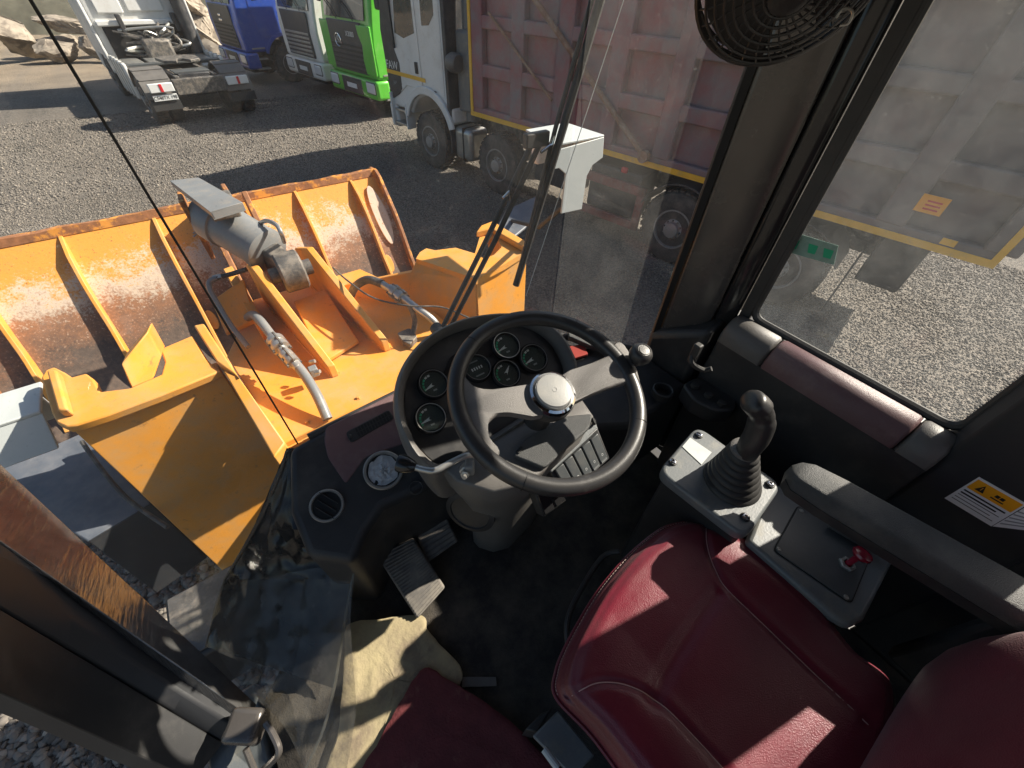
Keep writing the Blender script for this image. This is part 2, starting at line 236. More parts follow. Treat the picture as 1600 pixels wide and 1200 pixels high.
# ------------------------------------------------------------------ mesh helpers
def V(*a): return Vector(a)
class B:
    """collects shapes, links them as ONE mesh object"""
    def __init__(s): s.v = []; s.f = []
    def add(s, vs, fs):
        k = len(s.v); s.v += [Vector(p) for p in vs]; s.f += [tuple(i+k for i in f) for f in fs]; return s
    def box(s, c, sx, sy, sz, ax=None):
        c = Vector(c); X, Y, Z = ax if ax else (V(1, 0, 0), V(0, 1, 0), V(0, 0, 1))
        vs = [c + X*(a*sx/2) + Y*(b*sy/2) + Z*(d*sz/2) for a in (-1, 1) for b in (-1, 1) for d in (-1, 1)]
        return s.add(vs, [(0, 1, 3, 2), (4, 6, 7, 5), (0, 4, 5, 1), (2, 3, 7, 6), (0, 2, 6, 4), (1, 5, 7, 3)])
    def prism(s, poly, vec):
        n = len(poly); vec = Vector(vec); a = [Vector(p) for p in poly]
        return s.add(a + [p+vec for p in a], [tuple(range(n))[::-1], tuple(range(n, 2*n))] + [(i, (i+1) % n, n+(i+1) % n, n+i) for i in range(n)])
    def loft(s, rings, close=True, caps=True):
        n = len(rings[0]); vs = [p for r in rings for p in r]; fs = []
        for j in range(len(rings)-1):
            for i in range(n if close else n-1):
                fs.append((j*n+i, j*n+(i+1) % n, (j+1)*n+(i+1) % n, (j+1)*n+i))
        if caps and close: fs += [tuple(range(n))[::-1], tuple(range((len(rings)-1)*n, len(rings)*n))]
        return s.add(vs, fs)
    def grid(s, rows): return s.loft(rows, close=False, caps=False)
    def tube(s, pts, r, n=10, smooth=0, closed=False):
        pts = [Vector(p) for p in pts]
        if smooth: pts = spline(pts, smooth, closed)
        rs = r if isinstance(r, (list, tuple)) else None
        rings = []; prev = None; m = len(pts)
        for i, p in enumerate(pts):
            a = pts[(i-1) % m] if (closed or i) else p; b = pts[(i+1) % m] if (closed or i < m-1) else p
            t = (b-a).normalized()
            if prev is None: x = t.orthogonal().normalized()
            else: x = (prev - t*prev.dot(t)).normalized()
            prev = x; y = t.cross(x)
            R = (rs[0] + (rs[-1]-rs[0])*i/(m-1) if len(rs) == 2 else rs[min(i, len(rs)-1)]) if rs else r
            rings.append([p + (x*math.cos(2*math.pi*k/n) + y*math.sin(2*math.pi*k/n))*R for k in range(n)])
        if closed: return s.loft(rings+[rings[0]], caps=False)
        return s.loft(rings)
    def lathe(s, c, ax, prof, n=32, caps=True):
        c = Vector(c); ax = Vector(ax).normalized(); x = ax.orthogonal().normalized(); y = ax.cross(x)
        rings = [[c + ax*h + (x*math.cos(2*math.pi*k/n) + y*math.sin(2*math.pi*k/n))*max(r, 1e-4) for k in range(n)] for r, h in prof]
        return s.loft(rings, caps=caps)
    def cyl(s, a, b, r, n=20): a = Vector(a); b = Vector(b); return s.lathe(a, b-a, [(r, 0), (r, (b-a).length)], n)
    def torus(s, c, ax, R, r, n=48, m=10):
        ax = Vector(ax).normalized(); x = ax.orthogonal().normalized(); y = ax.cross(x)
        return s.tube([Vector(c) + (x*math.cos(2*math.pi*k/n) + y*math.sin(2*math.pi*k/n))*R for k in range(n)], r, m, closed=True)
    def build(s, name, m, parent=None, bevel=0, seg=2, smooth=35, sub=0, **kw):
        me = bpy.data.meshes.new(name); me.from_pydata([tuple(p) for p in s.v], [], s.f); me.update()
        bm = bmesh.new(); bm.from_mesh(me); bmesh.ops.recalc_face_normals(bm, faces=bm.faces); bm.to_mesh(me); bm.free()
        o = bpy.data.objects.new(name, me); COL.objects.link(o); me.materials.append(M[m] if isinstance(m, str) else m)
        if smooth:
            me.polygons.foreach_set('use_smooth', [True]*len(me.polygons))
            me.set_sharp_from_angle(angle=rad(smooth))
        if bevel:
            b = o.modifiers.new('bevel', 'BEVEL'); b.width = bevel; b.segments = seg; b.limit_method = 'ANGLE'; b.angle_limit = rad(38)
            if smooth: b.harden_normals = False
        if sub:
            q = o.modifiers.new('sub', 'SUBSURF'); q.levels = sub; q.render_levels = sub
        if parent is not None:
            o.parent = parent; o.matrix_parent_inverse = root_inv(parent)
        tag(o, **kw); return o
def root_inv(p):
    m = p.matrix_basis.copy(); q = p
    while q.parent is not None:
        m = q.parent.matrix_basis @ q.matrix_parent_inverse @ m if False else (q.parent.matrix_basis @ q.matrix_parent_inverse) @ m
        q = q.parent
    return m.inverted()
def tag(o, label=None, cat=None, group=None, kind=None):
    if label: o['label'] = label
    if cat: o['category'] = cat
    if group: o['group'] = group
    if kind: o['kind'] = kind
    return o
def thing(name, label, cat, loc, group=None):
    o = bpy.data.objects.new(name, None); o.empty_display_size = .1; COL.objects.link(o); o.location = loc
    return tag(o, label, cat, group)
def spline(pts, k, closed=False):
    out = []; n = len(pts); rng = n if closed else n-1
    for i in range(rng):
        p0 = pts[(i-1) % n] if (closed or i) else pts[0]; p1 = pts[i]; p2 = pts[(i+1) % n]; p3 = pts[(i+2) % n] if (closed or i+2 < n) else pts[-1]
        for j in range(k):
            t = j/k; out.append(.5*((2*p1) + (p2-p0)*t + (2*p0-5*p1+4*p2-p3)*t*t + (3*p1-p0-3*p2+p3)*t**3))
    if not closed: out.append(pts[-1])
    return out
def text(name, s, o, xd, yd, size, m, parent, lift=.002, align='CENTER'):
    c = bpy.data.curves.new(name, 'FONT'); c.body = s; c.size = size; c.align_x = align; c.align_y = 'CENTER'; c.extrude = .0008
    t = bpy.data.objects.new('tmp', c); COL.objects.link(t); bpy.context.view_layer.update()
    me = bpy.data.meshes.new_from_object(t.evaluated_get(bpy.context.evaluated_depsgraph_get())); bpy.data.objects.remove(t)
    xd = Vector(xd).normalized(); yd = Vector(yd).normalized(); z = xd.cross(yd)
    me.transform(Matrix(((xd.x, yd.x, z.x, 0), (xd.y, yd.y, z.y, 0), (xd.z, yd.z, z.z, 0), (0, 0, 0, 1)))); me.transform(Matrix.Translation(Vector(o)+z*lift))
    me.materials.clear(); me.materials.append(M[m]); me.name = name
    ob = bpy.data.objects.new(name, me); COL.objects.link(ob)
    if parent is not None: ob.parent = parent; ob.matrix_parent_inverse = root_inv(parent)
    return ob
def fillet(poly, r, k=4):
    """round the corners of a closed 3D polygon"""
    out = []; n = len(poly)
    for i in range(n):
        p = Vector(poly[i]); a = Vector(poly[i-1])-p; b = Vector(poly[(i+1) % n])-p
        q = min(r, a.length*.45, b.length*.45); A = p+a.normalized()*q; C = p+b.normalized()*q
        for j in range(k+1):
            t = j/k; out.append((1-t)**2*A + 2*t*(1-t)*p + t*t*C)
    return out
random.seed(7); rng = np.random.default_rng(5)
# ================================================================== THE YARD
g = B(); g.grid([[V(x, y, 0) for x in (-300, -20, 0, 20, 300)] for y in (-300, -20, 0, 15, 40, 300)])
g.build('ground', 'ground', kind='structure')

def stones(regions):
    ico = np.array([(0, 0, 1), (.894, 0, .447), (.276, .851, .447), (-.724, .526, .447), (-.724, -.526, .447), (.276, -.851, .447), (.724, .526, -.447), (-.276, .851, -.447), (-.894, 0, -.447), (-.276, -.851, -.447), (.724, -.526, -.447), (0, 0, -1)])
    fc = np.array([(0, 1, 2), (0, 2, 3), (0, 3, 4), (0, 4, 5), (0, 5, 1), (1, 6, 2), (2, 7, 3), (3, 8, 4), (4, 9, 5), (5, 10, 1), (6, 7, 2), (7, 8, 3), (8, 9, 4), (9, 10, 5), (10, 6, 1), (11, 7, 6), (11, 8, 7), (11, 9, 8), (11, 10, 9), (11, 6, 10)])
    oct_ = np.array([(1, 0, 0), (-1, 0, 0), (0, 1, 0), (0, -1, 0), (0, 0, 1), (0, 0, -1)], float)
    fo8 = np.array([(0, 2, 4), (2, 1, 4), (1, 3, 4), (3, 0, 4), (2, 0, 5), (1, 2, 5), (3, 1, 5), (0, 3, 5)])
    allv = []; allf = []; n = 0
    for (x0, x1, y0, y1, cnt, s0, s1, fine) in regions:
        base, bf = (ico, fc) if fine else (oct_, fo8)
        c = np.stack([rng.uniform(x0, x1, cnt), rng.uniform(y0, y1, cnt), np.zeros(cnt)], 1)
        s = rng.uniform(s0, s1, (cnt, 1)) * rng.uniform(.6, 1.35, (cnt, 3)); s[:, 2] *= .7
        v = base[None]*rng.uniform(.55, 1.35, (cnt, len(base), 1))*s[:, None, :]
        a = rng.uniform(0, 6.28, cnt); b = rng.uniform(-.6, .6, cnt)
        ca, sa, cb, sb = np.cos(a), np.sin(a), np.cos(b), np.sin(b)
        x, y, z = v[..., 0], v[..., 1], v[..., 2]
        y, z = y*cb[:, None]-z*sb[:, None], y*sb[:, None]+z*cb[:, None]
        x, y = x*ca[:, None]-y*sa[:, None], x*sa[:, None]+y*ca[:, None]
        c[:, 2] = s[:, 2]*.35*rng.uniform(.5, 1.6, cnt)
        allv.append((np.stack([x, y, z], -1)+c[:, None, :]).reshape(-1, 3)); allf.append((bf[None]+(n+np.arange(cnt)*len(base))[:, None, None]).reshape(-1)); n += cnt*len(base)
    v = np.concatenate(allv); f = np.concatenate(allf)
    me = bpy.data.meshes.new('gravel_stones'); me.vertices.add(len(v)); me.vertices.foreach_set('co', v.ravel().astype(np.float32))
    me.loops.add(len(f)); me.loops.foreach_set('vertex_index', f.astype(np.int32)); me.polygons.add(len(f)//3)
    me.polygons.foreach_set('loop_start', np.arange(0, len(f), 3, dtype=np.int32)); me.update(calc_edges=True); me.materials.append(M['stone'])
    o = bpy.data.objects.new('gravel_stones', me); COL.objects.link(o)
    tag(o, 'loose grey crushed stone spread over the yard', 'gravel', kind='stuff')
stones([(-4.2, 5.2, 4.9, 10.5, 80000, .007, .017, 0), (-4.6, 4.5, 10.5, 17, 22000, .012, .026, 0), (4.0, 9.5, -2.6, 3.4, 52000, .008, .018, 0), (-3.4, -.9, .2, 2.9, 11000, .012, .034, 1)])

# ---- earth bank and hedge far off, rock slabs
b = B(); rows = []
for j, (dy, z) in enumerate(((0, -.1), (1.2, .9), (2.6, 1.9), (5, 2.6), (9, 2.9), (20, 2.9))):
    rows.append([V(-60+i*2.2, 37+dy+.8*math.sin(i*.9+j)+.5*math.sin(i*2.3), z+(.25*math.sin(i*1.7+j) if j else 0)) for i in range(56)])
b.grid(rows).build('hills', mat('bank_earth', (.10, .095, .07), .95, var=.35, vs=1.2, bump=.8, bs=6), kind='structure', smooth=60)

def rock(c, sx, sy, sz, rz, tilt, label, seed):
    r = random.Random(seed); bm = bmesh.new(); bmesh.ops.create_icosphere(bm, subdivisions=4, radius=1.15)
    planes = [(Vector((r.uniform(-1, 1), r.uniform(-1, 1), r.uniform(-.9, .9))).normalized(), r.uniform(.42, .78)) for _ in range(16)]
    for v in bm.verts:
        for n, dd in planes:
            k = v.co.dot(n)
            if k > dd: v.co -= n*(k-dd)
        v.co *= 1+r.uniform(-.05, .05)
    me = bpy.data.meshes.new('rock_slab'); bm.to_mesh(me); bm.free()
    me.transform(Matrix.Translation(Vector(c)) @ Matrix.Rotation(rz, 4, 'Z') @ Matrix.Rotation(tilt, 4, 'Y') @ Matrix.Diagonal((sx, sy, sz, 1)))
    me.polygons.foreach_set('use_smooth', [True]*len(me.polygons)); me.set_sharp_from_angle(angle=rad(18)); me.materials.append(M['rock'])
    o = bpy.data.objects.new('rock', me); COL.objects.link(o); return tag(o, label, 'rock', 'rock slabs piled on the sand')
R1 = [((-4.0, 27.4, .75), 1.0, .7, .55, .3, .5, 'blunt dark rock block at the left end of the left rock pile'),
      ((-2.4, 27.9, 1.1), 1.5, .8, .28, -.15, .12, 'long flat rock slab lying on top of the left rock pile'),
      ((-2.9, 26.7, .4), 1.0, .6, .42, .1, -.2, 'low rock slab at the front of the left rock pile'),
      ((-1.8, 26.4, .55), .8, .5, .4, -.4, .35, 'tilted rock in the middle of the left rock pile'),
      ((-1.0, 26.0, .4), .7, .5, .42, .5, -.4, 'small rock of the left pile beside the white tractor truck'),
      ((-3.3, 28.6, .35), 1.1, .8, .4, .9, 0, 'half buried rock behind the left rock pile')]
R2 = [((1.2, 25.0, .45), .8, .6, .5, .2, .3, 'lowest rock between white tractor truck and blue truck'),
      ((1.9, 24.3, .4), .7, .5, .45, -.5, -.3, 'small pale rock beside the blue truck grille'),
      ((1.5, 25.6, 1.05), 1.2, .7, .35, .1, .45, 'tilted pale slab above the lowest rock behind white truck'),
      ((1.0, 26.4, 1.5), 1.0, .6, .3, -.3, .55, 'leaning rock slab half way up the right rock heap'),
      ((1.9, 26.6, 1.75), 1.1, .7, .35, .4, .3, 'broad slab near the top of the right rock heap'),
      ((1.1, 27.4, 2.2), 1.3, .8, .35, 0, .2, 'topmost slab of the right rock heap'),
      ((2.3, 27.0, 1.0), 1.0, .8, .8, .7, 0, 'thick block at the core of the right rock heap'),
      ((.7, 27.2, .8), 1.1, .9, .9, .2, 0, 'thick rock block behind the white tractor cab')]
for i, (c, sx, sy, sz, rz, ti, lb) in enumerate(R1+R2): rock(c, sx, sy, sz, rz, ti, lb, i+3)

# ------------------------------------------------------------------ trucks
class Frame:
    """local truck frame: u forward, v to the right of travel (or any across direction), w up"""
    def __init__(s, o, fw, rt): s.o = Vector(o); s.f = Vector(fw).normalized(); s.r = Vector(rt).normalized(); s.k = V(0, 0, 1)
    def __call__(s, u, v, w): return s.o + s.f*u + s.r*v + s.k*w
    def box(s, b, u0, u1, v0, v1, w0, w1): return b.box(s((u0+u1)/2, (v0+v1)/2, (w0+w1)/2), abs(u1-u0), abs(v1-v0), abs(w1-w0), (s.f, s.r, s.k))
    def part(s, name, m, par, *b6, bevel=.015, **kw):
        b = B()
        for q in b6: s.box(b, *q)
        return b.build(name, m, par, bevel=bevel, **kw)
    def plate(s, name, m, par, uw, v0, v1, bevel=.01, **kw):
        return B().prism([s(u, v0, w) for u, w in uw], s.r*(v1-v0)).build(name, m, par, bevel=bevel, **kw)
def wheel(par, c, ax, R, wd, rim='wheel_rim', detail=True, rr=.53):
    """ax points outwards"""
    ax = Vector(ax).normalized(); c = Vector(c); b = B(); q = R*rr
    prof = [(q*.98, -wd), (R*.80, -wd*1.03), (R*.95, -wd*.96), (R, -wd*.82), (R, -wd*.18), (R*.95, -wd*.04), (R*.80, wd*.03), (q*1.04, 0), (q*.98, -.02)]
    b.lathe(c, ax, prof, 40)
    n = 34
    x = ax.orthogonal().normalized(); y = ax.cross(x)
    for k in range(n if detail else 0):
        a = 2*math.pi*k/n; dr = x*math.cos(a)+y*math.sin(a); tn = ax.cross(dr)
        for s in (.26, .74): b.box(c+dr*(R+.004)-ax*wd*s+tn*(.02 if s > .5 else 0), R*.11, wd*.34, .022, (tn, ax, dr))
    t = b.build('wheel', 'tyre', par)
    r = B(); r.lathe(c, ax, [(q, -.04), (q*1.03, .008), (q*.96, .01), (q*.93, -.02), (q*.86, -.09), (q*.62, -.075), (q*.52, -.02), (q*.40, -.005), (q*.38, .05), (q*.18, .06), (.001, .06)], 40)
    ro = r.build('rim', rim, t)
    if detail:
        h = B(); bo = B()
        for k in range(8):
            a = 2*math.pi*(k+.3)/8; p = c+(x*math.cos(a)+y*math.sin(a))*q*.73-ax*.080; h.lathe(p, ax, [(q*.10, -.005), (q*.10, .004)], 12)
        h.build('hand_holes', 'black', t, kind='stuff')
        for k in range(10):
            a = 2*math.pi*k/10; p = c+(x*math.cos(a)+y*math.sin(a))*q*.46; bo.lathe(p, ax, [(q*.045, -.02), (q*.045, .022)], 6)
        bo.build('wheel_nuts', 'steel_dark', t, kind='stuff')
    return t

# ---- the dump truck standing along the loader's right side
fo = V(3.856, 8.449, 0); ff = V(-.186, .983, 0).normalized(); fr = V(ff.y, -ff.x, 0)
T = Frame(fo, ff, fr)
faw = thing('dump_truck', 'white cab dump truck with dusty red ribbed tipper body along the right', 'dump truck', T(0, 1.2, 0))
for u, w2 in ((.3, 0), (-1.67, 0), (-5.29, 1), (-6.77, 1)):
    wheel(faw, T(u, .02, .51), -fr, .51, .32 if not w2 else .34)
    wheel(faw, T(u, 2.44, .51), fr, .51, .32, detail=False)
    T.part('axle', 'steel_dark', faw, (u-.07, u+.07, .3, 2.2, .44, .58))
T.part('chassis_rail', 'steel_dark', faw, (-8.0, 1.2, .75, .87, .72, 1.02)); T.part('chassis_rail', 'steel_dark', faw, (-8.0, 1.2, 1.6, 1.72, .72, 1.02))
# cab: pressed shell with door, windows, arch, steps
sh = [(1.55, .95), (1.62, 1.5), (1.60, 2.1), (1.38, 3.02), (-.2, 3.10), (-.3, 3.0), (-.3, 1.2), (-.42, 1.2), (-.46, .95)]
arch = [(-.46, .95)]+[(.30+.66*math.cos(a), .62+.66*math.sin(a)) for a in [math.pi*(.87-.74*i/14) for i in range(15)]]+[(1.0, .95)]
poly = sh[:-1]+arch
B().prism([T(u, .06, w) for u, w in poly], fr*2.36).build('cab_shell', 'white', faw, bevel=.05, seg=3)
B().prism([T(u, .052, w) for u, w in [(.30+.70*math.cos(a), .62+.70*math.sin(a)) for a in [math.pi*(.9-.8*i/16) for i in range(17)]]+[(.30+.84*math.cos(a), .62+.84*math.sin(a)) for a in [math.pi*(.1+.8*i/16) for i in range(17)]]], fr*-.06).build('wheel_arch', 'white', faw, bevel=.015)
B().loft([[T(.30+rr*math.cos(a), v, .62+rr*math.sin(a)) for (rr, v) in ((.70, 0), (.73, 0), (.73, .6), (.70, .6))] for a in [math.pi*(-.08+.33*i/8) + math.pi*.83 for i in range(9)]]).build('mudguard', 'dark', faw)
dr = T.plate('door', 'white', faw, [(1.18, 1.24), (1.22, 2.05), (1.12, 2.15), (1.02, 2.85), (.44, 2.9), (.42, 1.38), (.95, 1.38)], .06, .045, bevel=.02)
T.plate('window', 'truck_glass', dr, [(1.12, 2.18), (1.0, 2.78), (.50, 2.82), (.50, 2.22), (.85, 2.12)], .046, .04, bevel=.004)
T.part('door_handle', 'black', dr, (.50, .58, .02, .05, 1.62, 1.80), bevel=.008)
sd = T.plate('side_panel', 'white', faw, [(.36, 1.50), (.36, 2.92), (-.24, 2.96), (-.24, 1.34), (-.1, 1.46)], .06, .05, bevel=.02)
T.plate('window', 'truck_glass', sd, [(.26, 2.34), (.24, 2.82), (-.12, 2.82), (-.1, 2.50), (.05, 2.36)], .051, .044, bevel=.004)
ap = T.plate('corner_panel', 'dark', faw, [(1.57, 1.05), (1.60, 2.2), (1.38, 2.98), (1.14, 2.95), (1.20, 2.12), (1.24, 1.98), (1.10, 1.72), (1.12, 1.30), (1.24, 1.2)], .058, .04, bevel=.012)
text('lettering', 'FAW', T(1.37, .039, 1.66), -ff, (0, 0, 1), .19, 'white_print', ap)
text('small_lettering', 'J6P', T(1.34, .039, 1.38), -ff, (0, 0, 1), .09, 'grey_print', ap)
T.plate('stripe', 'tape', faw, [(1.58, 1.52), (1.58, 1.585), (.30, 1.575), (.30, 1.51)], .042, .036, bevel=0)
T.part('marker_lamp', 'dark', faw, (-.02, .06, .02, .045, 1.36, 1.42))
for i, (w, dv) in enumerate(((1.12, .10), (.90, .05), (.66, .0))):
    T.part('step', 'zinc', faw, (1.02, 1.52, dv, dv+.22, w-.02, w+.02), bevel=.006)
T.part('step_frame', 'white', faw, (1.50, 1.54, -.02, .24, .60, 1.2), bevel=.01); T.part('step_frame', 'white', faw, (1.0, 1.04, -.02, .2, .60, 1.05), bevel=.01)
T.part('bumper', 'white', faw, (1.45, 1.72, .05, 2.43, .55, 1.0), bevel=.06); T.part('front_grille', 'dark', faw, (1.58, 1.64, .5, 2.0, 1.05, 2.0), bevel=.03)
T.part('windscreen', 'truck_glass', faw, (1.47, 1.50, .3, 2.2, 2.15, 2.75), bevel=.02)
T.part('grab_rail', 'black', faw, (1.13, 1.16, .0, .03, 1.95, 2.8), bevel=.008)
# behind the cab: intake tower, air tanks, wrapped tank
B().tube([T(-.62, .42, 1.0), T(-.62, .42, 2.2), T(-.60, .45, 3.0)], .14, 14).build('air_intake', 'panel', faw)
T.part('air_filter', 'panel', faw, (-.82, -.45, .2, .6, 1.15, 2.35), bevel=.05); T.part('cab_rear_strip', 'dark', faw, (-.40, -.31, .03, 2.3, 1.0, 3.0))
B().lathe(T(-.52, .1, 1.9), ff, [(.12, -.12), (.15, -.05), (.15, .05), (.12, .12)], 16).build('filter_housing', 'plastic_grey', faw)
tk = T.part('fuel_tank', 'zinc', faw, (-.92, -.42, .06, .55, .36, .92), bevel=.09, seg=4)
T.part('tank_strap', 'black', tk, (-.72, -.68, .052, .56, .35, .93), bevel=.01)
T.part('tool_box', 'dark', faw, (-3.4, -2.5, .15, .6, .45, .95), bevel=.03)
gd = thing_guard = T.part('side_guard', 'redframe', faw, (-4.75, -3.55, .0, .06, .80, .93), (-4.75, -3.55, .0, .06, .30, .42), (-3.62, -3.5, .0, .06, .30, .93), (-4.75, -4.63, .0, .06, .30, .93), bevel=.01)
T.part('battery_box', 'dark', faw, (-4.6, -3.7, .1, .62, .38, 1.05), bevel=.04)
T.part('red_valve', 'lamp_red', gd, (-4.35, -4.25, .06, .12, 1.02, 1.1), bevel=.02)
# tipper body
body = B()
T.box(body, -8.45, -1.1, .12, .18, 1.22, 3.25); T.box(body, -8.45, -1.1, 2.32, 2.38, 1.22, 3.25); T.box(body, -1.17, -1.1, .18, 2.32, 1.22, 3.25); T.box(body, -8.45, -8.38, .18, 2.32, 1.22, 3.1); T.box(body, -8.4, -1.15, .18, 2.32, 1.22, 1.30)
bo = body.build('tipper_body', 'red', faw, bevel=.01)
N_RIB = 9
for k in range(N_RIB):
    u = -1.22-.90*k
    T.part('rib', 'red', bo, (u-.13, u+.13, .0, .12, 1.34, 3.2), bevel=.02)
for w0, w1 in ((1.22, 1.36), (1.80, 1.98), (2.42, 2.58), (3.08, 3.28)):
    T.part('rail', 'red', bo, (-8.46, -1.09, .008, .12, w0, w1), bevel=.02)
T.part('tape', 'tape', bo, (-8.40, -1.06, -.012, -.002, 1.215, 1.285), bevel=0); T.part('tape', 'tape', bo, (-1.10, -1.04, -.012, .1, 1.22, 3.2), bevel=0); T.part('tape', 'tape', bo, (-8.46, -8.40, -.012, -.002, 1.215, 3.0), bevel=0)
T.part('tape', 'tape', bo, (-8.10, -7.98, -.012, -.002, 1.30, 1.36), bevel=0)
B().tube([T(-2.45, -.05, 2.83), T(-4.6, -.05, 1.36)], .036, 10).build('prop_rod', 'rust', faw); B().lathe(T(-4.62, -.09, 1.34), fr, [(.075, 0), (.075, .09)], 16).build('rod_pivot', 'rust', faw)
B().tube([T(-1.55, -.03, 2.62), T(-2.9, -.03, 1.72)], .02, 8).build('prop_rod', 'rust', faw)
stk = T.part('sticker', 'orange_print', bo, (-7.84, -7.62, -.004, .004, 1.52, 1.68), bevel=0)
for i in range(3): T.part('print_line', 'lamp_red', stk, (-7.80, -7.68, -.0065, -.004, 1.55+.035*i, 1.565+.035*i), bevel=0)
for u in (-5.29, -6.77):
    B().loft([[T(u+rr*math.cos(a), v, .51+rr*math.sin(a)) for rr, v in ((.60, 0), (.62, 0), (.62, .6), (.60, .6))] for a in [math.pi*(.12+.76*i/12) for i in range(13)]]).build('mudguard', 'dark', faw)

T.part('tail_shade_box', 'dark', faw, (-8.0, -7.55, .35, .8, .55, 1.15), bevel=.03); T.part('mud_flap', 'rubber', faw, (-7.48, -7.46, .05, .65, .18, .85), bevel=.004)  # dark box added to stand for the shade under the tail
T.part('hoist_frame', 'steel_dark', faw, (-7.9, -2.2, .55, 1.95, 1.03, 1.21), bevel=.02); B().tube([T(-3.4, 1.2, .8), T(-2.0, 1.2, 1.2)], .12, 14).build('hoist_ram', 'steel_dark', faw)

# ---- three trucks standing nose-out behind the dump truck
def nose_truck(name, label, o, colour, kind):
    F_ = Frame(o, -fr, ff)       # u forward = towards the left of the photo, v away from us
    t = thing(name, label, 'truck', F_(-1.5, 1.25, 0))
    for u in (-1.35, -4.6, -5.95):
        wheel(t, F_(u, .03, .52), -F_.r, .52, .3); wheel(t, F_(u, 2.47, .52), F_.r, .52, .3, detail=False)
    for v in (.75, 1.65): F_.part('chassis_rail', 'steel_dark', t, (-7.4, -.2, v, v+.1, .75, 1.02))
    F_.part('axle', 'steel_dark', t, (-1.42, -1.28, .3, 2.2, .46, .58)); 
    arch = [(-1.35+.68*math.cos(a), .58+.68*math.sin(a)) for a in [math.pi*(.15+.70*i/12) for i in range(13)]]
    pol = [(-.04, .95), (-.0, 1.6), (-.06, 2.0), (-.30, 3.3), (-.55, 3.5), (-2.25, 3.5), (-2.3, .95)]
    pol = [(-.02, .9), (0, 1.6), (-.05, 2.0), (-.28, 3.3), (-.55, 3.5), (-2.25, 3.5), (-2.3, .9)] + arch[::-1]
    cab_ = B().prism([F_(u, .05, w) for u, w in pol], F_.r*2.4).build('cab_shell', colour, t, bevel=.07, seg=3)
    dr = F_.plate('door', colour, t, [(-.62, 1.22), (-.5, 2.05), (-.62, 3.1), (-1.65, 3.1), (-1.66, 1.5), (-1.5, 1.32), (-.9, 1.30)], .05, .036, bevel=.02)
    F_.plate('window', 'truck_glass', dr, [(-.66, 2.15), (-.76, 2.95), (-1.5, 2.95), (-1.5, 2.25)], .037, .03, bevel=.004)
    F_.part('door_handle', 'black', dr, (-1.58, -1.42, .01, .04, 1.80, 1.86), bevel=.01)
    F_.plate('wheel_arch', 'dark' if kind != 'blue' else colour, t, [(-1.35+.70*math.cos(a), .58+.70*math.sin(a)) for a in [math.pi*(.12+.76*i/14) for i in range(15)]]+[(-1.35+.80*math.cos(a), .58+.80*math.sin(a)) for a in [math.pi*(.88-.76*i/14) for i in range(15)]], .045, .02, bevel=.01)
    for w in (1.0, .72, .46): F_.part('step', 'zinc', t, (-.62, -.2, .04, .3, w-.02, w+.02), bevel=.006)
    # front: windscreen, black centre panel, grille bars, bumper, headlamps, wipers, visor
    b = B().prism([F_(u, .28, w) for u, w in ((-.055, 2.08), (-.03, 2.08), (-.235, 3.2), (-.26, 3.2))], F_.r*1.94); ws = b.build('windscreen', 'truck_glass', t, bevel=.006)
    for v0 in (.75, 1.55): B().tube([F_(0.0, v0, 2.06), F_(-.03, v0+.35, 2.30), F_(-.06, v0+.62, 2.42)], .012, 6).build('wiper', 'black', t)
    B().prism([F_(u, .1, w) for u, w in ((-.16, 3.15), (.02, 3.2), (.0, 3.28), (-.25, 3.4))], F_.r*2.3).build('sun_visor', 'dark', t, bevel=.02)
    cp = F_.part('centre_panel', 'dark', t, (-.02, .03, .42, 2.08, .98, 2.04), bevel=.03)
    for i in range(6): F_.part('grille_bar', 'black' if kind != 'white' else 'zinc', cp, (.025, .045, .5, 2.0, 1.02+.10*i, 1.07+.10*i), bevel=.006)
    bp = F_.part('bumper', colour if kind != 'white' else 'white', t, (-.35, .08, .03, 2.47, .46, .90), bevel=.07, seg=3)
    F_.part('bumper_insert', 'dark', bp, (.07, .10, .75, 1.75, .50, .86), bevel=.02)
    for v0 in (.10, 1.98):
        hl = F_.part('headlamp', 'lamp_glass', t, (.04, .105, v0, v0+.42, .60, .84), bevel=.05, seg=3)
        F_.part('lamp_frame', 'dark', hl, (.0, .095, v0-.03, v0+.45, .57, .87), bevel=.05)
    F_.part('licence_plate', 'white_print', t, (.10, .112, 1.0, 1.5, .62, .73), bevel=.003)
    for v0, s in ((-.12, -1), (2.52, 1)):
        mr = F_.part('mirror', 'dark', t, (-.35, -.2, v0-.1, v0+.1, 2.3, 3.0), bevel=.04)
        F_.part('mirror_arm', 'black', mr, (-.29, -.26, min(v0, 1.25+s*1.2), max(v0, 1.25+s*1.2), 2.95, 2.99), bevel=.006)
    F_.part('under_run', 'black', t, (-.6, -.1, .3, 2.2, .34, .5), bevel=.02)
    # load body behind
    ld = F_.part('load_body', 'dark' if kind == 'green' else colour, t, (-7.6, -2.6, .04, 2.46, 1.25, 2.9), bevel=.03)
    for k in range(6): F_.part('rib', 'dark' if kind == 'green' else colour, ld, (-2.9-.85*k, -2.75-.85*k, -.03, .05, 1.3, 2.85), bevel=.02)
    return t, F_, cp
bt, Fb, cp = nose_truck('cab_truck', 'blue truck parked nose-out beside the rock heap', (2.45, 18.9, 0), 'blue', 'blue')
Fb.part('emblem', 'chrome', cp, (.03, .055, 1.12, 1.40, 1.62, 1.68), (.03, .055, 1.16, 1.36, 1.74, 1.80), bevel=.01)
Fb.part('side_lamp', 'lamp_red', bt, (-1.75, -1.66, .02, .05, 1.62, 1.67), bevel=.01)
wt, Fw, cp = nose_truck('cab_truck', 'white truck with dark slatted grille squeezed between blue and green trucks', (4.0, 15.95, 0), 'white', 'white')
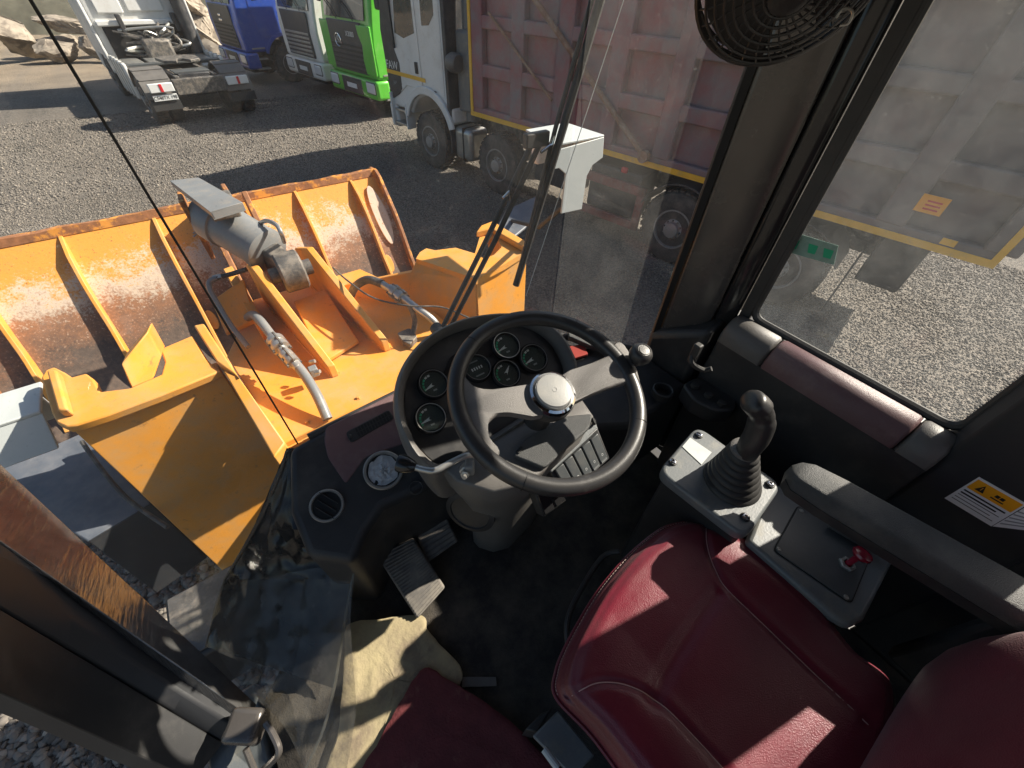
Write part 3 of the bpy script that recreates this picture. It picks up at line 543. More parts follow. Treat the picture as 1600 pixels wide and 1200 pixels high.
text('lettering', 'X5000', Fw(.003, .66, 2.11), ff*-1, (0, 0, 1), .13, 'grey_print', wt, lift=.01)
gt, Fg, cp = nose_truck('cab_truck', 'bright green truck with black centre panel and round emblem', (4.42, 12.75, 0), 'green', 'green')
# the emblem: a ring with a bold S, and the model number beside it
em = B().torus(Fg(.035, 1.62, 1.62), -fr, .135, .018, 32, 8).build('emblem', 'chrome', cp)
text('emblem_letter', 'S', Fg(.03, 1.62, 1.62), -ff, (0, 0, 1), .24, 'white_print', cp, lift=.008)
text('lettering', 'X3000', Fg(.03, .98, 1.78), -ff, (0, 0, 1), .15, 'white_print', cp, lift=.004)
for v0, v1 in ((.02, .46), (2.04, 2.48)):
    B().prism([Fg(.035, v, w) for v, w in ((v0, 1.0), (v0, 2.0), (v1+.16*(1 if v0 < 1 else 0), 2.0), (v1+.12*(1 if v0 < 1 else 0), 1.8), (v1, 1.6), (v1+.06*(1 if v0 < 1 else 0), 1.3), (v1, 1.0))], -fr*-.06).build('corner_panel', 'green', gt, bevel=.025)

# ---- white tractor unit, seen from behind
wf = V(-.15, .989, 0).normalized(); wr = V(wf.y, -wf.x, 0)
W = Frame((.56, 14.65, 0), wf, wr)
tr = thing('tractor_unit', 'white tractor truck without trailer, its tail and number plate towards us', 'truck', W(2, 0, 0))
for s in (-1, 1):
    wheel(tr, W(.95, s*1.22, .50), wr*s, .50, .30); wheel(tr, W(.95, s*.86, .50), wr*s, .50, .28, detail=False)
    wheel(tr, W(5.0, s*1.2, .50), wr*s, .50, .3)
    mg = B()
    mg.loft([[W(.95+rr*math.cos(a), v*s, .52+rr*math.sin(a)) for rr, v in ((.60, .58), (.63, .58), (.63, 1.24), (.60, 1.24))] for a in [math.pi*(.10+.86*i/18) for i in range(19)]])
    mgo = mg.build('mudguard', 'plastic_grey', tr)
    for a in (.3, .45, .6, .75): 
        mgl = B().box(W(.95+.635*math.cos(math.pi*a), s*.91, .52+.635*math.sin(math.pi*a)), .05, .62, .02, (wf*-math.sin(math.pi*a)+V(0, 0, 1)*math.cos(math.pi*a), wr, wf*math.cos(math.pi*a)+V(0, 0, 1)*math.sin(math.pi*a))); mgl.build('rib', 'plastic_grey', mgo)
    W.part('mud_flap', 'rubber', tr, (.28, .31, s*.60, s*1.22, .36, .56), bevel=.005)
    l = W.part('tail_lamp', 'white_print', tr, (.20, .28, s*.62, s*1.14, .74, .92), bevel=.015)
    W.part('red_lens', 'lamp_red', l, (.19, .205, s*.86, s*.92, .75, .91), bevel=.004)
    W.part('chassis_rail', 'steel_dark', tr, (.35, 6.0, s*.38, s*.48, .72, 1.0))
    W.part('side_fairing', 'white', tr, (2.0, 3.7, s*1.12, s*1.22, .35, 1.12), bevel=.04)
    for i in range(4): W.part('tank_band', 'zinc', tr, (2.15+.4*i, 2.2+.4*i, s*1.105, s*1.235, .34, 1.13), bevel=.004)
    W.part('tank', 'zinc', tr, (2.05, 3.6, s*.55, s*1.1, .4, 1.05), bevel=.12, seg=4)
    W.part('cab_side_deflector', 'white', tr, (3.72, 4.1, s*1.18, s*1.26, 1.0, 3.6), bevel=.03)
pl = W.part('licence_plate', 'white_print', tr, (.24, .262, -1.14, -.62, .57, .69), bevel=.004)
text('plate_number', 'C548TX 198', W(.238, -.88, .63), wr, (0, 0, 1), .095, 'black', pl, lift=.003)
W.part('rear_beam', 'steel_dark', tr, (.30, .45, -.58, .58, .62, .95), bevel=.02)
W.part('rear_box', 'dark', tr, (.5, .9, -.36, .36, .55, 1.02), bevel=.02)
W.part('deck_plate', 'panel_dark', tr, (.55, 1.05, -.40, .40, 1.02, 1.05), bevel=.004)
fw5 = B(); 
fw5.prism([W(u, v, 1.16) for u, v in ((1.0, -.16), (1.15, -.42), (1.75, -.48), (1.95, -.3), (1.95, .3), (1.75, .48), (1.15, .42), (1.0, .16), (1.35, .06), (1.35, -.06))], V(0, 0, .06)); fw5.build('fifth_wheel', 'steel_dark', tr, bevel=.012)
W.part('cross_plate', 'zinc', tr, (2.3, 3.55, -.5, .5, 1.02, 1.05), bevel=.004); W.part('cross_plate', 'panel_dark', tr, (2.05, 2.3, -1.15, 1.15, 1.02, 1.07), bevel=.01)
rc = random.Random(3)
for i in range(16):
    a = W(3.55, rc.uniform(-.75, .75), rc.uniform(1.05, 1.5)); c = W(3.3, rc.uniform(-.8, .8), rc.uniform(.95, 1.65)); e = W(3.62, rc.uniform(-.85, .85), rc.uniform(1.1, 1.75))
    B().tube([a, c, e], rc.uniform(.02, .05), 8, smooth=6).build('pipe', rc.choice(['hose', 'zinc', 'steel_dark', 'steel_dark']), tr)
W.part('gearbox', 'steel_dark', tr, (3.2, 3.75, -.35, .35, .8, 1.45), bevel=.08)
W.part('engine_bay', 'black', tr, (3.72, 3.80, -1.0, .95, .85, 1.78), bevel=.01)
B().tube([W(3.55, .98, 1.05), W(3.55, .98, 2.2), W(3.5, 1.0, 3.4)], .17, 16).build('intake_stack', 'dark', tr)
cb = B().prism([W(u, -1.2, w) for u, w in ((3.75, 1.72), (3.72, 3.5), (4.0, 3.8), (5.6, 3.75), (6.0, 2.2), (6.05, .6), (5.6, .55), (5.55, .98), (4.45, .98), (4.4, .6), (3.85, .75), (3.8, 1.6))], wr*2.4).build('cab_shell', 'white', tr, bevel=.06, seg=3)
for v0, v1, w0, w1 in ((-.95, -.35, 1.95, 2.35), (-.25, .62, 1.98, 2.6), (-.95, -.35, 2.5, 3.3), (-.25, .62, 2.75, 3.3)):
    W.part('pressed_panel', 'white', cb, (3.69, 3.76, v0, v1, w0, w1), bevel=.03, seg=3)
W.part('lower_rail', 'white', cb, (3.64, 3.78, -1.1, 1.0, 1.70, 1.82), bevel=.03)
for v in (-.55, .75): W.part('cab_latch', 'dark', tr, (3.55, 3.68, v-.06, v+.06, 1.55, 1.95), bevel=.02)
# ================================================================== THE LOADER'S FRONT
def poly(pts, z): return [pz(x, y, z) for x, y in pts]
lf = thing('loader_front_frame', 'yellow front frame of the wheel loader with two notched towers', 'loader frame', (0, 2.4, .8))
Z1 = 1.6
# left tower: notched top plate, sloping rear wall, side walls, lug
top = poly([(64, 590), (71, 578), (84, 573), (100, 581), (112, 589), (134, 583), (146, 592), (156, 612), (203, 606), (252, 585), (257, 566), (250, 545), (300, 524), (322, 560), (336, 574), (345, 579), (250, 618), (170, 648), (120, 664), (103, 667), (88, 660), (80, 645)], Z1)
B().prism(top, V(0, 0, -.045)).build('tower_top_plate', 'yellow', lf, bevel=.008)
TL, TR = pz(105, 664, Z1-.02), pz(344, 578, Z1-.02); BL = pX(372, 915, TL.x+.02)
BR = BL+(TR-TL); th = V(0, .05, .02)
B().prism([TL, TR, BR, BL], th).build('tower_rear_wall', 'yellow', lf, bevel=.006)
L0 = pz(66, 585, Z1-.02)
B().prism([TL+V(.0, .02, 0), L0, V(L0.x+.02, L0.y, .55), V(BL.x, BL.y+.05, BL.z)], V(.05, 0, 0)).build('tower_side_wall', 'yellow', lf, bevel=.006)
# flange running down beside the rear wall, and inner wall facing the deck
fl = [pz(338, 565, 1.63), pz(302, 508, 1.63), pz(318, 505, 1.63), pz(372, 588, 1.63)]
B().prism(fl, V(0, 0, -.5)).build('inner_wall', 'yellow', lf, bevel=.008)
B().prism([pz(348, 578, 1.62), pz(372, 588, 1.62), pz(446, 692, 1.40), pz(428, 715, 1.40)], V(0, 0, -.35)).build('flange', 'yellow', lf, bevel=.008)
a, b_, c_, d_ = pz(205, 608, 1.58), pz(240, 592, 1.58), pz(231, 518, 1.78), pz(189, 570, 1.72)
B().prism([a, b_, pz(252, 555, 1.62), c_, d_], V(.02, .10, -.01)).build('lug', 'yellow', lf, bevel=.008)
a = pz(88, 588, 1.60); B().prism([pz(84, 590, 1.60), pz(100, 588, 1.60), pz(118, 650, 1.60), pz(102, 652, 1.60)], V(0, 0, .05)).build('stiffener', 'yellow', lf, bevel=.01)
# right tower with its slotted top
rt_out = [(650, 404), (656, 394), (666, 388), (680, 391), (712, 387), (735, 393), (752, 362), (769, 356), (800, 374), (822, 392), (790, 412), (744, 436), (700, 421)]
rtop = B()
o2 = poly(rt_out, Z1); hole = poly([(745, 394), (758, 374), (776, 371), (784, 386), (772, 398), (756, 404)], Z1)
rtop.prism(poly([(650, 404), (656, 394), (666, 388), (680, 391), (712, 387), (742, 396), (756, 404), (744, 436), (700, 421)], Z1), V(0, 0, -.045)).prism(poly([(742, 396), (752, 362), (769, 356), (776, 371), (758, 374), (746, 393)], Z1), V(0, 0, -.045)).prism(poly([(769, 356), (800, 374), (822, 392), (790, 412), (744, 436), (756, 404), (772, 398), (784, 386), (776, 371)], Z1), V(0, 0, -.045))
rtop.build('tower_top_plate', 'yellow', lf, bevel=0)
B().prism(poly([(744, 372), (752, 361), (770, 354), (824, 388), (820, 396), (768, 366)], Z1+.001), V(0, 0, .05)).build('rim', 'yellow', lf, bevel=.01)
C0, C1 = pz(744, 435, Z1-.02), pz(823, 393, Z1-.02)
def drop(p, dy, z): return V(p.x, p.y+dy, z)
B().prism([C0, C1, drop(C1, -.02, .8), drop(C0, -.02, .8)], V(.005, .05, 0)).build('tower_rear_wall', 'yellow', lf, bevel=.006)
D0, D1 = pz(651, 404, Z1-.02), pz(742, 436, Z1-.02)
B().prism([D1, D0, V(D0.x-.08, D0.y-.05, Z1-.08), V(.17, 3.0, 1.32), V(.17, 2.9, 1.0), drop(D1, 0, 1.0)], V(.04, .02, 0)).build('tower_side_wall', 'yellow', lf, bevel=.006)
E0 = pz(823, 392, Z1-.02); B().prism([C1, pz(770, 356, Z1-.02), drop(pz(770, 356, Z1-.02), 0, .8), drop(C1, 0, .8)], V(-.05, 0, 0)).build('tower_side_wall', 'yellow', lf, bevel=.006)
B().lathe(pX(678, 465, D1.x-.03), V(-1, .1, 0), [(.075, -.01), (.075, .03), (.05, .035), (.05, .01)], 20).build('pin_boss', 'steel_dark', lf)
# deck with ribs
ZD = 1.25
dk = [pz(442, 694, ZD), pz(745, 547, ZD), V(.62, 2.7, ZD), V(.40, 3.3, ZD), V(-.45, 3.3, ZD), V(-.74, 2.7, ZD)]
B().prism(dk, V(0, 0, -.04)).build('deck_plate', 'yellow', lf, bevel=.006)
B().prism([dk[0]+V(0, .01, -.038), dk[1]+V(0, .01, -.038), dk[1]+V(0, .25, -.45), dk[0]+V(0, .25, -.45)], V(0, .03, 0)).build('deck_skirt', 'yellow', lf, bevel=.006)
for (A, Bq, t) in (((392, 418), (512, 574), .045), ((478, 388), (596, 534), .045)):
    p, q = pz(*A, 1.74), pz(*Bq, 1.33); r = p+V(-.02, .45, .0)
    B().prism([p, q, V(q.x, q.y-.02, ZD+.002), V(r.x, r.y, ZD+.002), V(r.x, r.y, 1.55)], V(t, 0, 0)).build('rib_plate', 'yellow', lf, bevel=.006)
B().prism([pz(458, 470, 1.42), pz(508, 452, 1.42), pz(560, 532, 1.29), pz(505, 566, 1.29)], V(0, 0, -.03)).build('cover_plate', 'yellow', lf, bevel=.008)
B().prism([pz(380, 435, 1.55), pz(330, 470, 1.45), pz(352, 520, 1.30), pz(398, 500, 1.35)], V(0, 0, -.03)).build('gusset', 'yellow', lf, bevel=.006)
B().prism([pz(348, 420, 1.5), pz(362, 415, 1.5), pz(412, 500, 1.4), pz(400, 508, 1.4)], V(0, 0, -.25)).build('gusset', 'yellow', lf, bevel=.006)
# weld beads and bolts
def weld(p, q, r=.006):
    rr = random.Random(int(p.x*1000)); n = max(3, int((q-p).length/.012)); B().tube([p+(q-p)*k/n+V(rr.uniform(-.0015, .0015), rr.uniform(-.0015, .0015), rr.uniform(-.0015, .0015)) for k in range(n+1)], [r*rr.uniform(.75, 1.2) for _ in range(n+1)], 6).build('weld_bead', 'yellow', lf)
for (A, Bq, t) in (((392, 418), (512, 574), .045), ((478, 388), (596, 534), .045)):
    p, q = pz(*A, 1.74), pz(*Bq, 1.33)
    for dx in (-.004, .049): weld(V(q.x+dx, q.y, ZD+.003), V(p.x-.01+dx, p.y+.35, ZD+.003))
weld(TL+V(0, -.004, -.028), TR+V(0, -.004, -.028)); weld(C0+V(0, -.004, -.028), C1+V(0, -.004, -.028)); weld(D0+V(-.004, 0, -.028), D1+V(-.004, 0, -.028)); weld(dk[0]+V(0, .002, -.042), dk[1]+V(0, .002, -.042))
for x, y in ((480, 660), (560, 622), (640, 585), (700, 558)): B().lathe(pz(x, y, ZD+.001), V(0, 0, 1), [(.016, 0), (.016, .003), (.011, .003), (.011, .012), (.003, .013)], 6).build('bolt', 'yellow', lf)
# fenders
FZ1 = .9
fq = poly([(-30, 745), (128, 676), (236, 786), (136, 846)], FZ1)
B().prism(fq, V(0, 0, -.03)).build('fender', 'fender', lf, bevel=.01)
B().prism([fq[3]+V(0, 0, -.002), fq[2]+V(0, 0, -.002), fq[2]+V(0, -.1, -.6), fq[3]+V(0, -.1, -.6)], V(0, .03, 0)).build('fender_flap', 'satin_black', lf, bevel=.008)
B().box(V(0, 1.3, .72), .9, 1.3, .5).build('frame_joint', 'satin_black', lf, bevel=.03)  # unseen part of the loader, added to shade the gravel at left
B().box(V(.12, 1.13, 1.31), 1.14, .42, .62).build('shade_block', 'satin_black', lf, bevel=.03)  # unseen box added before the cab to keep sun off the left gravel
B().box(V(.9, .3, 1.0), .5, 1.6, .9).build('side_tank', 'satin_black', lf, bevel=.04)  # out of view, added for the shadow it casts on the left gravel
B().prism(poly([(768, 372), (790, 328), (838, 306), (836, 342), (800, 372)], 1.25), V(0, 0, -.03)).build('fender', 'fender', lf, bevel=.01)
B().tube([pz(128, 690, 1.0), pz(160, 735, .97), pz(200, 780, .95), pz(262, 824, .92)], .012, 8, smooth=5).build('cable', 'hose', lf)
# headlamp housings
hl = thing('headlamp_housing', 'pale grey headlamp bracket on the left fender at the photo edge', 'lamp housing', (-1.65, 2.4, 1.3), 'headlamp housings')
B().prism([V(-1.95, 2.66, 1.50), V(-1.53, 2.66, 1.50), V(-1.52, 2.40, 1.50), V(-1.95, 2.40, 1.50)], V(0, 0, -.02)).build('top_plate', 'lampbox', hl, bevel=.006)
B().prism([V(-1.95, 2.405, 1.485), V(-1.52, 2.405, 1.485), V(-1.55, 2.30, 1.32), V(-1.95, 2.30, 1.32)], V(0, .02, 0)).build('rear_plate', 'lampbox', hl, bevel=.006)
B().prism([V(-1.95, 2.62, 1.49), V(-1.95, 2.62, 1.29), V(-1.56, 2.62, 1.29), V(-1.56, 2.62, 1.49)], V(0, -.02, 0)).build('front_plate', 'lampbox', hl, bevel=.006)
hr = thing('headlamp_housing', 'pale grey headlamp bracket with cut-out beyond the windshield wiper', 'lamp housing', (1.7, 2.1, 1.85), 'headlamp housings')
YB = 2.0
side = [pY(x, y, YB) for x, y in ((866, 236), (944, 214), (942, 246), (926, 258), (917, 275), (909, 327), (877, 334), (884, 272), (874, 263), (858, 266))]
B().prism(side, V(0, .012, 0)).build('rear_plate', 'lampbox', hr, bevel=.003)
A0, A1 = side[0], side[1]; zt = max(A0.z, A1.z)
B().prism([V(A0.x, YB+.001, zt), V(A1.x, YB+.001, zt), V(A1.x-.02, YB+.34, zt), V(A0.x+.04, YB+.34, zt)], V(0, 0, .012)).build('top_plate', 'lampbox', hr, bevel=.003)
B().prism([V(A1.x-.003, YB+.013, zt-.001), V(A1.x-.02, YB+.33, zt-.001), V(A1.x-.02, YB+.33, zt-.14), V(A1.x-.003, YB+.013, zt-.14)], V(-.012, 0, 0)).build('side_plate', 'lampbox', hr, bevel=.003)
B().box(V((A0.x+A1.x)/2, YB+.28, zt-.10), .26, .08, .16).build('lamp', 'lamp_glass', hr, bevel=.02)

B().tube([(side[5]+side[6])/2+V(0, .03, .06), V((side[5].x+side[6].x)/2+.02, YB+.35, 1.7), pz(800, 345, 1.25)], .018, 8).build('post', 'satin_black', hr)
# ---- tilt cylinder
tc_ = thing('tilt_cylinder', 'grey hydraulic tilt cylinder pointing at the bucket between yellow ribs', 'hydraulic cylinder', (-.3, 2.9, 1.6))
Nn, Ff = pz(421, 394, 1.74), pz(338, 343, 1.86); ax = (Ff-Nn); Lc = ax.length; ax.normalize()
B().lathe(Nn, ax, [(.02, -.005), (.128, 0), (.146, .012), (.146, .06), (.140, .065), (.140, Lc-.1), (.154, Lc-.095), (.154, Lc+.02), (.10, Lc+.03), (.10, Lc+.12), (.06, Lc+.125)], 40).build('barrel', 'steel', tc_)
B().lathe(Ff+ax*.1, ax, [(.05, 0), (.05, .06)], 20).build('rod', 'chrome', tc_)
e = pz(455, 424, 1.66)
B().lathe(e-V(.075, 0, 0), V(1, 0, 0), [(.03, 0), (.115, 0), (.127, .012), (.127, .138), (.115, .15), (.03, .15)], 36).build('eye_end', 'steel_dark', tc_)
B().lathe(e-V(.13, 0, 0), V(1, 0, 0), [(.05, 0), (.05, .26)], 20).build('pin', 'steel_dark', tc_)
B().prism([e+V(-.06, 0, .09), e+V(.06, 0, .09), Nn+V(.07, .02, .05), Nn+V(-.07, .02, .05)], V(0, .02, -.16)).build('neck', 'steel_dark', tc_, bevel=.02)
cv = [pz(265, 282, 2.06), pz(310, 277, 2.06), pz(379, 316, 2.06), pz(328, 331, 2.06)]
cp_ = B().prism(cv, V(0, 0, -.008)).build('cover', 'steel', tc_, bevel=.002)
B().prism([cv[2]+V(0, 0, -.008), cv[3]+V(0, 0, -.008), cv[3]+V(0, 0, -.05), cv[2]+V(0, 0, -.05)], V(0, .006, 0)).build('cover_lip', 'steel', cp_, bevel=.001)
B().prism([cv[0]+V(0, 0, -.008), cv[3]+V(.005, 0, -.008), cv[3]+V(.005, 0, -.04), cv[0]+V(0, 0, -.04)], V(.006, 0, 0)).build('cover_lip', 'steel', cp_, bevel=.001)
B().box((cv[2]+cv[3])/2+V(-.02, .2, -.055), .16, .25, .09).build('clamp_block', 'steel_dark', tc_, bevel=.01)
B().tube([pz(402, 352, 1.86), pz(416, 345, 1.92), pz(432, 352, 1.92), pz(440, 366, 1.88), pz(444, 378, 1.78)], .014, 10, smooth=6).build('feed_pipe', 'zinc', tc_)
B().lathe(pz(404, 352, 1.87), V(.3, -1, .3), [(.022, -.02), (.022, .03)], 6).build('pipe_nut', 'zinc', tc_)
for k in range(3): B().tube([pz(306, 338+6*k, 1.84), pz(312, 350+5*k, 1.78), pz(302, 360+5*k, 1.75)], .006, 6, smooth=4).build('tie_wire', 'zinc', tc_)

for dx in (-.15, .12): B().prism([Ff+V(dx, .02, .14), Ff+V(dx, .35, .10), Ff+V(dx, .45, -.3), Ff+V(dx, .1, -.3)], V(.03, 0, 0)).build('crank_plate', 'bucket_edge', tc_, bevel=.006)
# ---- hydraulic lines
def coupling(par, p, d, r=.04):
    d = Vector(d).normalized()
    B().lathe(p, d, [(r*.6, -.09), (r*.75, -.085), (r*.75, -.05), (r*1.25, -.045), (r*1.25, -.015), (r*1.05, -.01), (r*1.05, .01), (r*1.25, .015), (r*1.25, .045), (r*.75, .05), (r*.75, .09), (r*.6, .095)], 16).build('coupling', 'zinc', par)
    x = d.orthogonal().normalized(); y = d.cross(x)
    for k in range(4):
        q = p+(x*math.cos(k*1.571+.6)+y*math.sin(k*1.571+.6))*r*1.15; B().lathe(q, d, [(.008, -.06), (.008, .06)], 6).build('bolt', 'steel_dark', par)
h1 = thing('hydraulic_line', 'bolted grey hydraulic line running down the left of the deck', 'hydraulic line', (-.43, 2.2, 1.4), 'hydraulic lines')
pts = [pz(388, 496, 1.36), pz(396, 492, 1.46), pz(408, 503, 1.50), pz(440, 545, 1.46), pz(470, 578, 1.42), pz(494, 615, 1.36), pz(512, 655, 1.28)]
B().tube(pts, .028, 14, smooth=6).build('pipe', 'steel', h1); coupling(h1, pz(435, 538, 1.47), pts[3]-pts[2], .042); coupling(h1, pz(452, 560, 1.45), pts[4]-pts[3], .032)
B().box(pz(490, 580, 1.36), .05, .05, .06).build('bracket', 'steel', h1, bevel=.006)
for k in (-1, 1): B().cyl(pz(488+4*k, 574+8*k, 1.39), pz(496+4*k, 572+8*k, 1.40), .012, 8).build('bolt', 'zinc', h1)
h2 = thing('hydraulic_line', 'black hose with silver coupling below the right yellow tower', 'hydraulic line', (.42, 2.4, 1.4), 'hydraulic lines')
pts = [pz(548, 462, 1.30), pz(556, 447, 1.44), pz(575, 437, 1.50), pz(598, 444, 1.50)]
B().tube(pts, .030, 14, smooth=6).build('hose', 'hose', h2)
pts = [pz(596, 443, 1.50), pz(625, 462, 1.48), pz(652, 482, 1.44), pz(676, 500, 1.38), pz(690, 520, 1.27)]
B().tube(pts, .026, 14, smooth=6).build('pipe', 'zinc', h2); coupling(h2, pz(622, 460, 1.48), pts[2]-pts[1], .042)
B().tube([pz(640, 478, 1.46), pz(648, 500, 1.36), pz(645, 522, 1.28)], .018, 10, smooth=5).build('branch_pipe', 'steel_dark', h2)
B().prism(fillet(poly([(620, 520), (640, 512), (652, 525), (640, 538), (628, 532)], 1.30), .02), V(0, 0, -.045)).build('clamp', 'steel_dark', h2, bevel=.004)
B().tube([pz(520, 418, 1.62), pz(545, 440, 1.60), pz(585, 466, 1.56), pz(640, 478, 1.54), pz(690, 480, 1.50), pz(735, 498, 1.46)], .006, 8, smooth=6).build('thin_hose', 'hose', h2)
h3 = thing('hydraulic_line', 'bent steel pipe with black hose end left of the tilt cylinder', 'hydraulic line', (-.5, 2.6, 1.4), 'hydraulic lines')
B().tube([pz(385, 421, 1.62), pz(362, 428, 1.60), pz(340, 434, 1.58)], .016, 10).build('hose', 'hose', h3)
B().tube([pz(342, 433, 1.58), pz(328, 440, 1.57), pz(328, 452, 1.54), pz(342, 478, 1.46), pz(362, 510, 1.40), pz(388, 542, 1.33)], .017, 10, smooth=6).build('pipe', 'steel', h3)
B().lathe(pz(342, 433, 1.58), pz(342, 433, 1.58)-pz(362, 428, 1.6), [(.024, -.03), (.024, .03)], 6).build('pipe_nut', 'zinc', h3)

# ---- the bucket, seen from behind
bk = thing('loader_bucket', 'wide rusty yellow loader bucket seen from behind with welded ribs', 'bucket', (-.39, 4.6, .3))
BX0, BX1 = -2.42, 1.20
prof = [(4.76, 1.47), (4.60, 1.31), (4.44, 1.15), (4.31, .97), (4.18, .75), (4.05, .58), (3.86, .44), (3.60, .33), (3.2, .24)]
prof = [tuple(p) for p in [(q.x, q.y) for q in spline([V(a, b, 0) for a, b in prof], 3)]]
xs = [BX0+(BX1-BX0)*i/24 for i in range(25)]
sh = B(); sh.loft([[V(x, y, z) for y, z in prof]+[V(x, y+.05, z-.035) for y, z in prof[::-1]] for x in xs]); sh.build('back_shell', 'bucket', bk)
sh = B(); sh.loft([[V(x, 3.2, .24), V(x, 3.2, .20), V(x, 5.7, .06), V(x, 5.7, .10)] for x in (BX0, BX1)]); sh.build('floor_plate', 'bucket', bk)
jag = random.Random(5)
tops = B(); tops.loft([[V(x, 4.735, 1.455), V(x, 4.75+jag.uniform(-.004, .004), 1.515+jag.uniform(-.008, .008)), V(x, 4.80, 1.515+jag.uniform(-.008, .008)), V(x, 4.81, 1.45)] for x in xs]); tops.build('top_lip', 'bucket_edge', bk)
for x in (BX0, BX1-.03):
    B().prism([V(x, y-.075*(1 if i else .3), z+.05) for i, (y, z) in enumerate(prof)]+[V(x, 5.7, .12), V(x, 5.3, .9), V(x, 4.9, 1.5)], V(.035, 0, 0)).build('end_plate', 'bucket_edge', bk, bevel=.006)
for x in (-2.14, -1.56, -.91, .30, .88):
    n = len(prof)-4; outer = []
    for i in range(n):
        y, z = prof[i]; k = min(1, i/3)*min(1, (n-1-i)/4+.15); bulge = .02*math.exp(-((i-14)/2.2)**2)
        outer.append(V(x, y-(.055*k+bulge), z+.055*k+bulge))
    B().prism(outer+[V(x, y+.01, z-.01) for y, z in prof[:n][::-1]], V(.028, 0, 0)).build('rib', 'bucket_edge' if x > 9 else 'yellow', bk, bevel=.004)
# bracket plates that carry the bell-crank, reinforcing patches
for x in (-.52, -.16):
    B().prism([V(x, 4.5, 1.62), V(x, 4.72, 1.5), V(x, 4.40, 1.12), V(x, 4.16, .75), V(x, 3.9, .5), V(x, 3.72, .62), V(x, 4.0, 1.0)], V(.045, 0, 0)).build('hinge_plate', 'bucket_edge', bk, bevel=.006)
def onshell(x, t):   # point on the shell, t along the profile
    i = min(int(t), len(prof)-2); f = t-i; y = prof[i][0]*(1-f)+prof[i+1][0]*f; z = prof[i][1]*(1-f)+prof[i+1][1]*f; return V(x, y-.006, z+.008)
pt = [onshell(1.045+.075*math.cos(a), 6.0+4.2*math.sin(a)) for a in [2*math.pi*k/28 for k in range(28)]]
B().prism(pt, V(0, -.012, .012)).build('oval_patch', mat('bare_patch', (.62, .47, .36), .5, var=.1, vs=20, col2=(.45, .22, .1), c2s=20, c2t=(.58, .66)), bk, bevel=.004)
for x, t in ((.93, 12.5), (-.86, 13)):
    B().prism([onshell(x+.045*math.cos(a), t+1.3*math.sin(a)) for a in [2*math.pi*k/16 for k in range(16)]], V(0, -.03, .02)).build('pad', 'yellow', bk, bevel=.006)
# ================================================================== THE CAB
cab = thing('loader_cab', 'dark glazed operator cab of the wheel loader around the seat', 'cab', (0, .2, 1.65))
FZ = 1.65
B().prism([V(-.86, -.9, FZ), V(.72, -.9, FZ), V(.72, .55, FZ), V(.42, .84, FZ), V(-.47, .84, FZ), V(-.84, .5, FZ)], V(0, 0, -.06)).build('floor', 'carpet', cab, kind='structure' if False else None)
B().prism([V(-.80, -.9, 1.585), V(.8, -.9, 1.585), V(.8, .6, 1.585), V(.42, .9, 1.585), V(-.40, .9, 1.585), V(-.80, .5, 1.585)], V(0, 0, -.6)).build('cab_base', 'plastic', cab)
# right A-pillar: stepped section, from sill to roof
ZR = 3.42
def post(name, m, sec, z0, z1, bevel=.004, par=cab): return B().prism([V(x, y, z0) for x, y in sec], V(0, 0, z1-z0)).build(name, m, par, bevel=bevel)
post('pillar', 'pillar', [(.665, .575), (.70, .475), (.725, .455), (.80, .50), (.80, .62), (.72, .64)], 1.7, ZR, .008)
post('pillar_trim', 'gloss_black', [(.726, .452), (.735, .425), (.750, .405), (.80, .41), (.80, .498)], 1.7, ZR, .010)
post('glass_edge_band', 'black', [(.652, .592), (.664, .578), (.672, .588), (.66, .602)], 2.1, ZR, 0)
post('window_seal', 'rubber', [(.752, .402), (.757, .372), (.772, .372), (.772, .402)], 2.36, ZR, .003)
# windshield: front pane and two corner panes
YG = .86
def pane(name, m, p, q, z0, z1, t=.006, **kw):
    n = V(q[1]-p[1], -(q[0]-p[0]), 0).normalized()*t
    return B().add([V(p[0], p[1], z0), V(q[0], q[1], z0), V(q[0], q[1], z1), V(p[0], p[1], z1)], [(0, 1, 2, 3)]).build(name, m, cab, smooth=0, **kw)
pane('windshield', 'glass_front', (-.468, YG), (.42, YG), 2.12, ZR)
pane('corner_pane', 'glass_corner', (.424, YG-.003), (.655, .598), 2.12, ZR)
pane('corner_pane', 'glass_corner', (-.815, .56), (-.474, YG-.003), 1.72, ZR)
B().box((-.471, YG-.004, 2.8), .0035, .008, 1.24).build('glass_joint', 'rubber', cab)
B().tube([V(-.44, YG-.012, 2.2)+V(0, 0, -.01), V(-.13, YG-.0, 2.2), V(.30, YG-.004, 2.18), V(.44, YG-.02, 2.16), V(.66, .585, 2.16)], .012, 8).build('lower_seal', 'rubber', cab)
# side window on the right, two panels with the post between
B().add([V(.785, .375, 2.385), V(.785, -.16, 2.385), V(.785, -.16, 3.3), V(.785, .375, 3.3)], [(0, 1, 2, 3)]).build('side_window', 'glass_side', cab, smooth=0)
B().add([V(.785, -.42, 2.385), V(.785, -.86, 2.385), V(.785, -.86, 3.3), V(.785, -.42, 3.3)], [(0, 1, 2, 3)]).build('side_window', 'glass_side', cab, smooth=0)
B().tube(fillet([V(.768, .372, 2.40), V(.768, -.142, 2.40), V(.768, -.142, 3.31), V(.768, .372, 3.31)], .04, 5), .011, 8, closed=True).build('window_seal', 'rubber', cab)
post('pillar', 'satin_black', [(.70, -.155), (.70, -.38), (.82, -.40), (.82, -.135), (.775, -.135)], 1.7, ZR, .012)
post('pillar', 'pillar', [(.62, -.86), (.62, -.95), (.82, -.95), (.82, -.86)], 1.7, ZR, .012)
